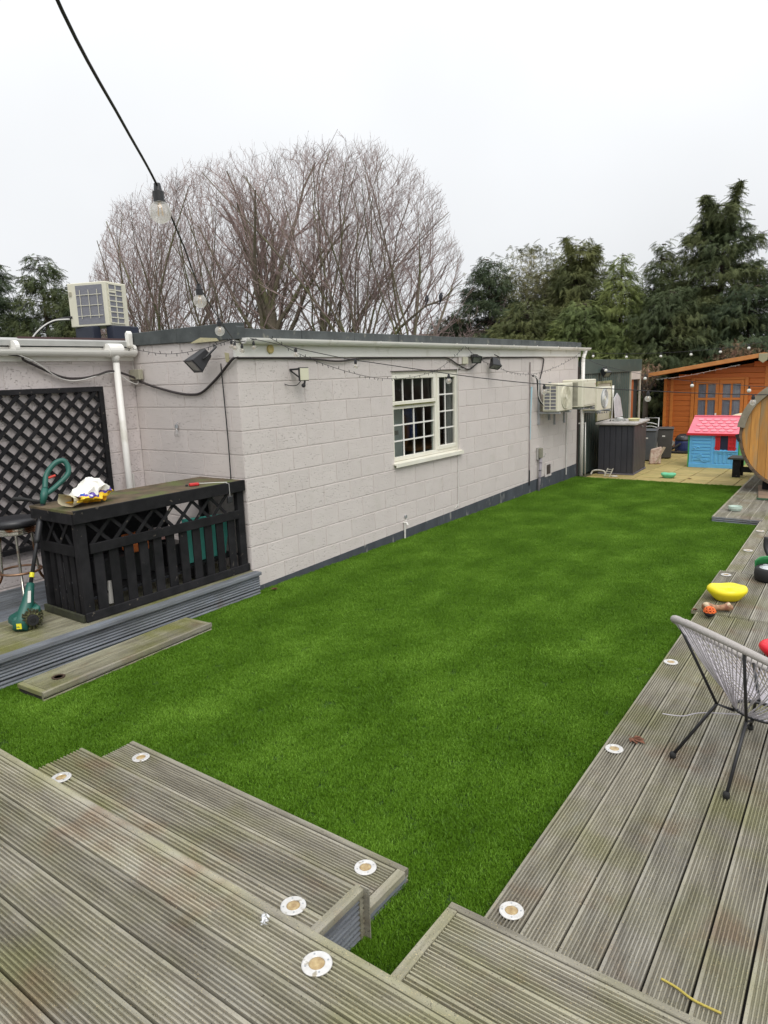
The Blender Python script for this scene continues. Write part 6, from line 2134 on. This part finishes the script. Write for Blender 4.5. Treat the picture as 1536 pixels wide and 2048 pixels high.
CAPX = [-30.3, -29.3, -28.0, -26.4, -23.2, -20.2, -17.4, -14.7, -12.6, -11.9, -11.0, -10.5, -9.9]
CAPZ = [2.5, 5.6, 7.3, 9.2, 9.7, 9.75, 9.6, 9.25, 8.6, 8.1, 7.3, 5.9, 4.5]
def bare_tree(label, base, spread, lean=(0, 0), nl=14, seed=1, trunk_h=2.4, r0=.2, hs=1.0, extra=None, lr=(.036, .062)):
    t = thing('bare_tree', label, 'tree', base, group='leafless trees behind the long building')
    rj = random.Random(seed)
    big, fine = TreeB(), TreeB()
    def cap(p):
        wy = max(p.y + base[1], 8.0)
        return 2.09 + (float(np.interp((p.x + base[0]) * 18.0 / wy, CAPX, CAPZ)) - 2.09) * wy / 18.0 * hs
    def grow(p, d, L_, r_, lvl, upb):
        n = 6 if lvl < 2 else 4 if lvl == 2 else 3
        pts, rad = [p.copy()], [r_]
        d = d.normalized()
        jn = max(-.4, min(.35, rj.gauss(0, .22)))
        for k in range(n):
            d = (d + Vector((rj.gauss(0, .13), rj.gauss(0, .13), upb + rj.gauss(0, .05)))).normalized()
            p = p + d * (L_ / n)
            if p.z > cap(p) + jn:
                if k == 0:
                    pts.append(p - d * (L_ / n) * .75)
                    rad.append(r_ * .5)
                rad[-1] = min(rad[-1], .005)
                if len(rad) > 2:
                    rad[-2] = min(rad[-2], .012)
                break
            pts.append(p.copy())
            rad.append(r_ * (1 - .74 * (k + 1) / n))
        (big if lvl <= 1 else fine).seg(pts, rad, 5 if lvl <= 1 else 3)
        return pts, rad, d
    top = Vector((lean[0] * .3, lean[1] * .3, trunk_h))
    big.seg([Vector((0, 0, 0)), top * .5 + Vector((.03, 0, 0)), top], [r0 * 1.15, r0, r0 * .85], 8)
    def branch(pts, rad, lvl, L_):
        cnt = {1: 9, 2: 6, 3: 4}[lvl]
        ln = {1: .42, 2: .46, 3: .5}[lvl]
        m_ = len(pts) - 1
        for q in range(cnt):
            u = .15 + .83 * (q + rj.random()) / cnt
            i = min(int(u * m_), m_ - 1)
            p = pts[i].lerp(pts[i + 1], u * m_ - i)
            ax_ = (pts[i + 1] - pts[i]).normalized()
            o_ = Vector((rj.gauss(0, 1), rj.gauss(0, 1), rj.gauss(0, .3)))
            o_ = (o_ - ax_ * o_.dot(ax_)).normalized()
            d = ax_ + o_ * rj.uniform(.40, .95)
            r2 = max((.0075, .0058, .0052)[lvl - 1], rad[i] * .5)
            L2 = L_ * ln * rj.uniform(.65, 1.25) * (1.15 - .45 * u)
            pp, rr, dd = grow(p, d, L2, r2, lvl + 1, .07)
            if lvl < 3 and len(pp) > 2:
                branch(pp, rr, lvl + 1, L2)
    nl = int(nl * .82)
    for q in range(nl):
        a = 2 * math.pi * (q + rj.random() * .6) / nl
        tilt = rj.uniform(.05, 1.0) ** .8 * spread
        d = Vector((math.cos(a) * tilt + lean[0] * .22, math.sin(a) * tilt + lean[1] * .22, 1))
        L_ = (cap(Vector((lean[0] + math.cos(a) * tilt * 4, 0, 0))) - trunk_h) * rj.uniform(.85, 1.08) * (1 + .12 * tilt)
        p0 = top * rj.uniform(.35, 1.0)
        pts, rad, dd = grow(p0, d, L_, rj.uniform(*lr), 1, .02)
        branch(pts, rad, 1, L_)
    if extra:
        for pl_ in extra:
            pts = [Vector(q) - Vector(base) for q in pl_]
            rad = [.06 * (1 - .8 * i / (len(pts) - 1)) for i in range(len(pts))]
            big.seg(pts, rad, 5)
            branch(pts, rad, 2, 3.2)
    big.build('trunk', limbm, t)
    fine.build('twigs', twigm, t)
    return t
bare_tree('tallest leafless tree with thick mossy trunk near the middle of the group', (-17.9, 18.0, 0), .6, nl=18, seed=3, trunk_h=4.3, r0=.24, lr=(.06, .11))
bare_tree('leafless tree just left of the tallest one', (-19.8, 17.6, 0), .6, lean=(-.2, -.2), nl=17, seed=4, trunk_h=2.6, r0=.15)
bare_tree('leafless tree fanning out left above the roof unit', (-21.9, 17.0, 0), .7, lean=(-.7, -.3), nl=18, seed=5, trunk_h=2.2, r0=.16)
bare_tree('leftmost leafless tree with arching low branches', (-24.0, 17.4, 0), .9, lean=(-1.0, -.3), nl=19, seed=9, trunk_h=2.0, r0=.15)
bare_tree('leafless tree just right of the tallest one', (-16.2, 18.8, 0), .6, lean=(.2, .2), nl=16, seed=6, trunk_h=2.6, r0=.15)
bare_tree('leafless tree with many upright stems right of centre', (-14.7, 18.4, 0), .65, lean=(.4, .4), nl=15, seed=7, trunk_h=2.4, r0=.15)
bare_tree('rightmost leafless tree arching towards the evergreens, with two birds', (-13.2, 19.0, 0), .8, lean=(1.0, .7), nl=15, seed=8, trunk_h=2.2, r0=.16,
          extra=[[(-14.0, 19.0, 2.6), (-13.2, 19.0, 3.53), (-12.23, 19.0, 4.11), (-11.6, 19.0, 4.24), (-10.9, 19.0, 4.75)]])
for (p, lb_) in (((-12.15, 18.95, 4.25), 'left one of two dark birds perched on the bare branch'), ((-11.65, 18.95, 4.28), 'right one of two dark birds perched on the bare branch')):
    b = MB()
    b.tube([(.0, 0, -.12), (.01, 0, -.06), (.02, 0, .02), (.03, 0, .09), (.035, 0, .12), (.05, 0, .15), (.06, 0, .165)], [.01, .03, .06, .065, .045, .038, .012], 10)
    b.tube([(0, 0, -.06), (-.03, 0, -.20)], [.025, .012], 6)
    b.tube([(.07, 0, .155), (.11, 0, .15)], [.01, .002], 5)
    o = b.build('bird', mat('dark_bird', (.04, .04, .05), rough=.8), smooth=True, loc=p)
    tag(o, lb_, 'bird', 'birds on the bare branch')

# background thicket seen low through the bare stems
def foliage_template(n=5, w_=.15, drop=.30):
    """a drooping flat spray: leaflets along a midrib, unit length along +X"""
    V, F = [], []
    for k in range(n):
        u = k / n
        for s_ in (-1, 1):
            x0 = u
            wl = w_ * (1.15 - u) * 1.9
            i = len(V)
            z0 = -drop * u * u
            V += [(x0, 0, z0), (x0 + .17, s_ * .02, z0 - .02), (x0 + .22 + wl * .6, s_ * wl, z0 - .06 - wl * .35)]
            F.append((i, i + 1, i + 2))
    i = len(V)
    V += [(.85, -.03, -drop * .72), (.85, .03, -drop * .72), (1.12, 0, -drop * 1.2)]
    F.append((i, i + 1, i + 2))
    return np.array(V), np.array(F)
TV, TF = foliage_template()

def rotmats(az, pitch, roll):
    ca, sa = np.cos(az), np.sin(az)
    cp, sp_ = np.cos(pitch), np.sin(pitch)
    cr, sr = np.cos(roll), np.sin(roll)
    Z = np.zeros_like(az)
    O = np.ones_like(az)
    Rz = np.stack([np.stack([ca, -sa, Z], -1), np.stack([sa, ca, Z], -1), np.stack([Z, Z, O], -1)], -2)
    Ry = np.stack([np.stack([cp, Z, sp_], -1), np.stack([Z, O, Z], -1), np.stack([-sp_, Z, cp], -1)], -2)
    Rx = np.stack([np.stack([O, Z, Z], -1), np.stack([Z, cr, -sr], -1), np.stack([Z, sr, cr], -1)], -2)
    return Rz @ Ry @ Rx

def scatter_mesh(name, pos, az, pitch, roll, size):
    M_ = rotmats(az, pitch, roll)
    P = np.einsum('nij,kj->nki', M_, TV) * size[:, None, None] + pos[:, None, :]
    n, k = len(pos), len(TV)
    F = (TF[None] + (np.arange(n) * k)[:, None, None]).reshape(-1, 3)
    return npmesh(name, P.reshape(-1, 3), F)

def conifer(label, base, h, rad, ma, seed=1, n=5200, tip=1.0, size=.34, shape=.8, bottom=.4, tops=None, droop=.35, gap=0.12):
    t = thing('evergreen_tree', label, 'tree', base, group='evergreen trees beyond the garden')
    rg = np.random.default_rng(seed)
    nb = 210
    bz = bottom + (h - bottom) * (np.linspace(0, 1, nb) ** .92)
    baz = rg.uniform(0, 2 * np.pi, nb)
    bl = rad * np.clip(1 - ((bz - bottom) / (h - bottom)), .02, 1) ** shape * rg.uniform(.72, 1.12, nb) + .10
    # sprays are distributed over the branches in proportion to their length
    pr = bl ** 1.5
    pr /= pr.sum()
    bi = rg.choice(nb, n, p=pr)
    u = rg.beta(2.3, 1.15, n)
    wob = rg.normal(0, 1, n) * (.12 + .22 * bl[bi] * u) * .75
    az = baz[bi]
    r_ = bl[bi] * u
    x = np.cos(az) * r_ - np.sin(az) * wob
    y = np.sin(az) * r_ + np.cos(az) * wob
    z = bz[bi] + .10 * r_ - droop * (r_ ** 2) / max(rad, .5) * .45 + rg.normal(0, .05, n)
    if tops:
        for (tx, ty, th, tn) in tops:
            k = rg.choice(n, tn, replace=False)
            zz = rg.uniform(0, 1, tn)
            x[k] = tx * zz + rg.normal(0, .10, tn) * (1.25 - zz)
            y[k] = ty * zz + rg.normal(0, .10, tn) * (1.25 - zz)
            z[k] = h - 1.0 + (th + 1.0) * zz
    pos = np.stack([x, y, z], 1)
    a2 = az + rg.normal(0, .7, n)
    pitch = rg.normal(.45, .45, n)
    me = scatter_mesh('crown', pos, a2, pitch, rg.normal(0, .5, n), size * rg.uniform(.6, 1.25, n))
    obj('crown', me, ma, t)
    tb = TreeB()
    tb.seg([(0, 0, 0), (.03, .02, h * .5), (0, 0, h * .96)], [.03 * h ** .9, .017 * h ** .9, .012], 8)
    for k in range(0, nb, 3):
        a = baz[k]
        tb.seg([(0, 0, bz[k]), (np.cos(a) * bl[k] * .5, np.sin(a) * bl[k] * .5, bz[k] + .05 * bl[k]), (np.cos(a) * bl[k] * .92, np.sin(a) * bl[k] * .92, bz[k] - droop * bl[k] * .3)], [.025, .016, .005], 4)
    tb.build('trunk', bark('evergreen_bark', (.07, .05, .035), (.045, .033, .025)), t)
    return t
def leafm(name, c1, c2, c3):
    ma = mat(name, c1, c2, scale=1.6, rough=.7, space='World', c3=c3, s3=.8, t3=(.45, .62), spec=.25)
    return ma
G1 = leafm('dark_cypress', (.082, .105, .042), (.048, .066, .029), (.115, .130, .050))
G2 = leafm('blue_green_cypress', (.062, .088, .042), (.037, .056, .030), (.085, .108, .048))
G3 = leafm('olive_cypress', (.125, .140, .052), (.070, .085, .034), (.165, .175, .062))
G4 = leafm('yellow_green_cypress', (.150, .190, .060), (.085, .115, .040), (.205, .240, .075))
G5 = leafm('pale_leafy', (.16, .17, .075), (.09, .10, .045), (.22, .20, .10))
conifer('dark layered evergreen farthest left in the right hand row', (-11.6, 22.0, 0), 5.75, 2.3, G2, seed=11, n=15000, size=.235, shape=.62)
conifer('low bushy dark evergreen at the left foot of the row', (-13.0, 21.6, 0), 4.0, 1.6, G2, seed=21, n=5500, size=.235, shape=.5)
conifer('bushy olive evergreen with a blunt drooping top in the middle of the row', (-8.55, 22.2, 0), 5.9, 1.7, G3, seed=12, n=12000, size=.245, shape=.50, tops=[(-.35, -.3, .15, 420), (.45, .3, -.1, 420)])
conifer('yellow green evergreen with wispy feathery top', (-6.85, 21.0, 0), 5.2, 1.6, G4, seed=13, n=10000, size=.245, shape=.8)
conifer('slim dark evergreen left of the largest tree', (-6.0, 21.9, 0), 5.5, 1.4, G1, seed=14, n=9000, size=.235, shape=.7)
conifer('largest evergreen with double pointed top at the right', (-4.5, 22.4, 0), 6.4, 2.3, G1, seed=15, n=24000, size=.25, shape=.52, tops=[(-.45, -.4, .25, 600), (.30, .3, .6, 650)])
conifer('dark evergreen at the right edge behind the summerhouse', (-1.6, 23.5, 0), 4.4, 2.0, G1, seed=16, n=8000, size=.245, shape=.5)
conifer('short olive evergreen filling the gap behind the shed', (-9.9, 21.4, 0), 4.2, 2.0, G3, seed=17, n=8500, size=.245, shape=.45)
conifer('yellow green bushy evergreen low behind the far end of the block building', (-7.7, 20.6, 0), 3.9, 1.7, G4, seed=18, n=8500, size=.245, shape=.42)
conifer('dark green shrub tree above the summerhouse roof', (-3.6, 21.6, 0), 4.1, 2.2, G2, seed=19, n=10000, size=.235, shape=.4)
conifer('dark evergreen bush behind the black fence', (-5.5, 21.0, 0), 4.1, 1.9, G1, seed=20, n=9000, size=.235, shape=.4)
# left group: open branching, spruce like
conifer('leftmost spruce cut off by the picture edge', (-31.8, 15.3, 0), 7.5, 2.4, G2, seed=31, n=12000, size=.36, shape=.5, droop=-.2)
conifer('loose open spruce left of the roof unit', (-29.2, 16.2, 0), 7.3, 1.8, G1, seed=32, n=6000, size=.34, shape=.45, droop=-.5)
conifer('small spruce right beside the roof unit', (-26.6, 16.2, 0), 5.9, 1.6, G1, seed=33, n=5000, size=.34, shape=.55, droop=-.3)

def leafy(label, base, h, rad, ma, seed, n=5000, size=.13, zs=.75, name='leafy_tree', cat='tree', base_h=1.2):
    t = thing(name, label, cat, base)
    rg = np.random.default_rng(seed)
    # clumps
    nc = 26
    c = rg.normal(0, 1, (nc, 3))
    c /= np.linalg.norm(c, axis=1)[:, None]
    c *= rg.uniform(.35, 1, (nc, 1)) * np.array([rad, rad, (h - base_h) / 2])
    c[:, 2] += base_h + (h - base_h) / 2
    i = rg.choice(nc, n)
    p = c[i] + rg.normal(0, rad * .24, (n, 3))
    p[:, 2] = np.clip(p[:, 2], .1, h + .1)
    me = scatter_mesh('crown', p, rg.uniform(0, 6.28, n), rg.normal(.3, .6, n), rg.normal(0, .8, n), size * rg.uniform(.6, 1.4, n))
    obj('crown', me, ma, t)
    tb = TreeB()
    tb.seg([(0, 0, 0), (.02, 0, base_h), (0, 0, base_h + (h - base_h) * .6)], [.08, .06, .02], 7)
    for q in c:
        tb.seg([(0, 0, base_h * .8), tuple(q * .5 + np.array([0, 0, base_h * .4])), tuple(q)], [.03, .02, .006], 4)
    tb.build('trunk', bark('grey_bark', (.14, .12, .09), (.09, .075, .06)), t)
    return t
leafy('pale yellowish broadleaf tree between the two first evergreens', (-11.2, 24.2, 0), 6.2, 1.7, G5, 41, n=7000, size=.21, base_h=2.0)
leafy('pale leafy crown left of the blunt topped evergreen', (-9.6, 23.6, 0), 5.9, 1.1, G5, 42, n=3500, size=.21, base_h=3.0)
leafy('bush with pink and pale leaves above the summerhouse roof', (-3.55, 20.4, 0), 2.45, .62, mat('pink_leaves', (.34, .17, .12), (.20, .17, .08), scale=6, space='World', rough=.7), 43, n=2200, size=.10, name='leafy_bush', cat='bush', base_h=1.7)
leafy('thin reddish bush at the shed corner', (-5.45, 18.9, 0), 2.15, .35, MATS['pink_leaves'], 44, n=420, size=.10, name='leafy_bush', cat='bush', base_h=1.5)
leafy('ivy covered hedge behind the black fence', (-5.5, 20.6, 0), 1.9, .8, G1, 45, n=2600, size=.12, name='hedge', cat='hedge', base_h=.6)

# low distant woodland reading as one mass
rg = np.random.default_rng(77)
n = 9000
xx = rg.uniform(-70, -14, n)
yy = 30 + rg.uniform(-2, 4, n)
hh = 2.4 + 1.4 * (.5 + .5 * np.sin(xx * .7)) * (.6 + .4 * np.sin(xx * .23 + 1))
zz = rg.uniform(0, 1, n) ** .8 * hh
me = scatter_mesh('far_thicket', np.stack([xx, yy, zz], 1), rg.uniform(0, 6.28, n), rg.normal(.2, .6, n), rg.normal(0, .8, n), rg.uniform(.5, 1.1, n))
o = obj('far_thicket', me, mat('thicket', (.10, .082, .060), (.06, .055, .036), scale=.5, space='World', rough=.9))
struct(o, 'stuff')
o['label'] = 'brownish winter thicket far behind the bare trees'
# chimney of a distant house
chm = thing('brick_house', 'distant house roof with red brick chimney behind the trees', 'house', (-31.2, 50, 0))
MB().box((-5, 0, 0), (5, 6, 4.0)).build('wall', mat('far_brick', (.35, .15, .10), (.28, .12, .08), scale=2), chm)
MB().prism([(-5.3, -.3, 4.0), (-5.3, 6.3, 4.0), (-5.3, 3, 5.4)], (10.6, 0, 0)).build('roof', mat('far_roof', (.14, .08, .06)), chm)
MB().box((.2, 2.2, 4.8), (.9, 3.0, 6.35)).build('chimney', MATS['far_brick'], chm)
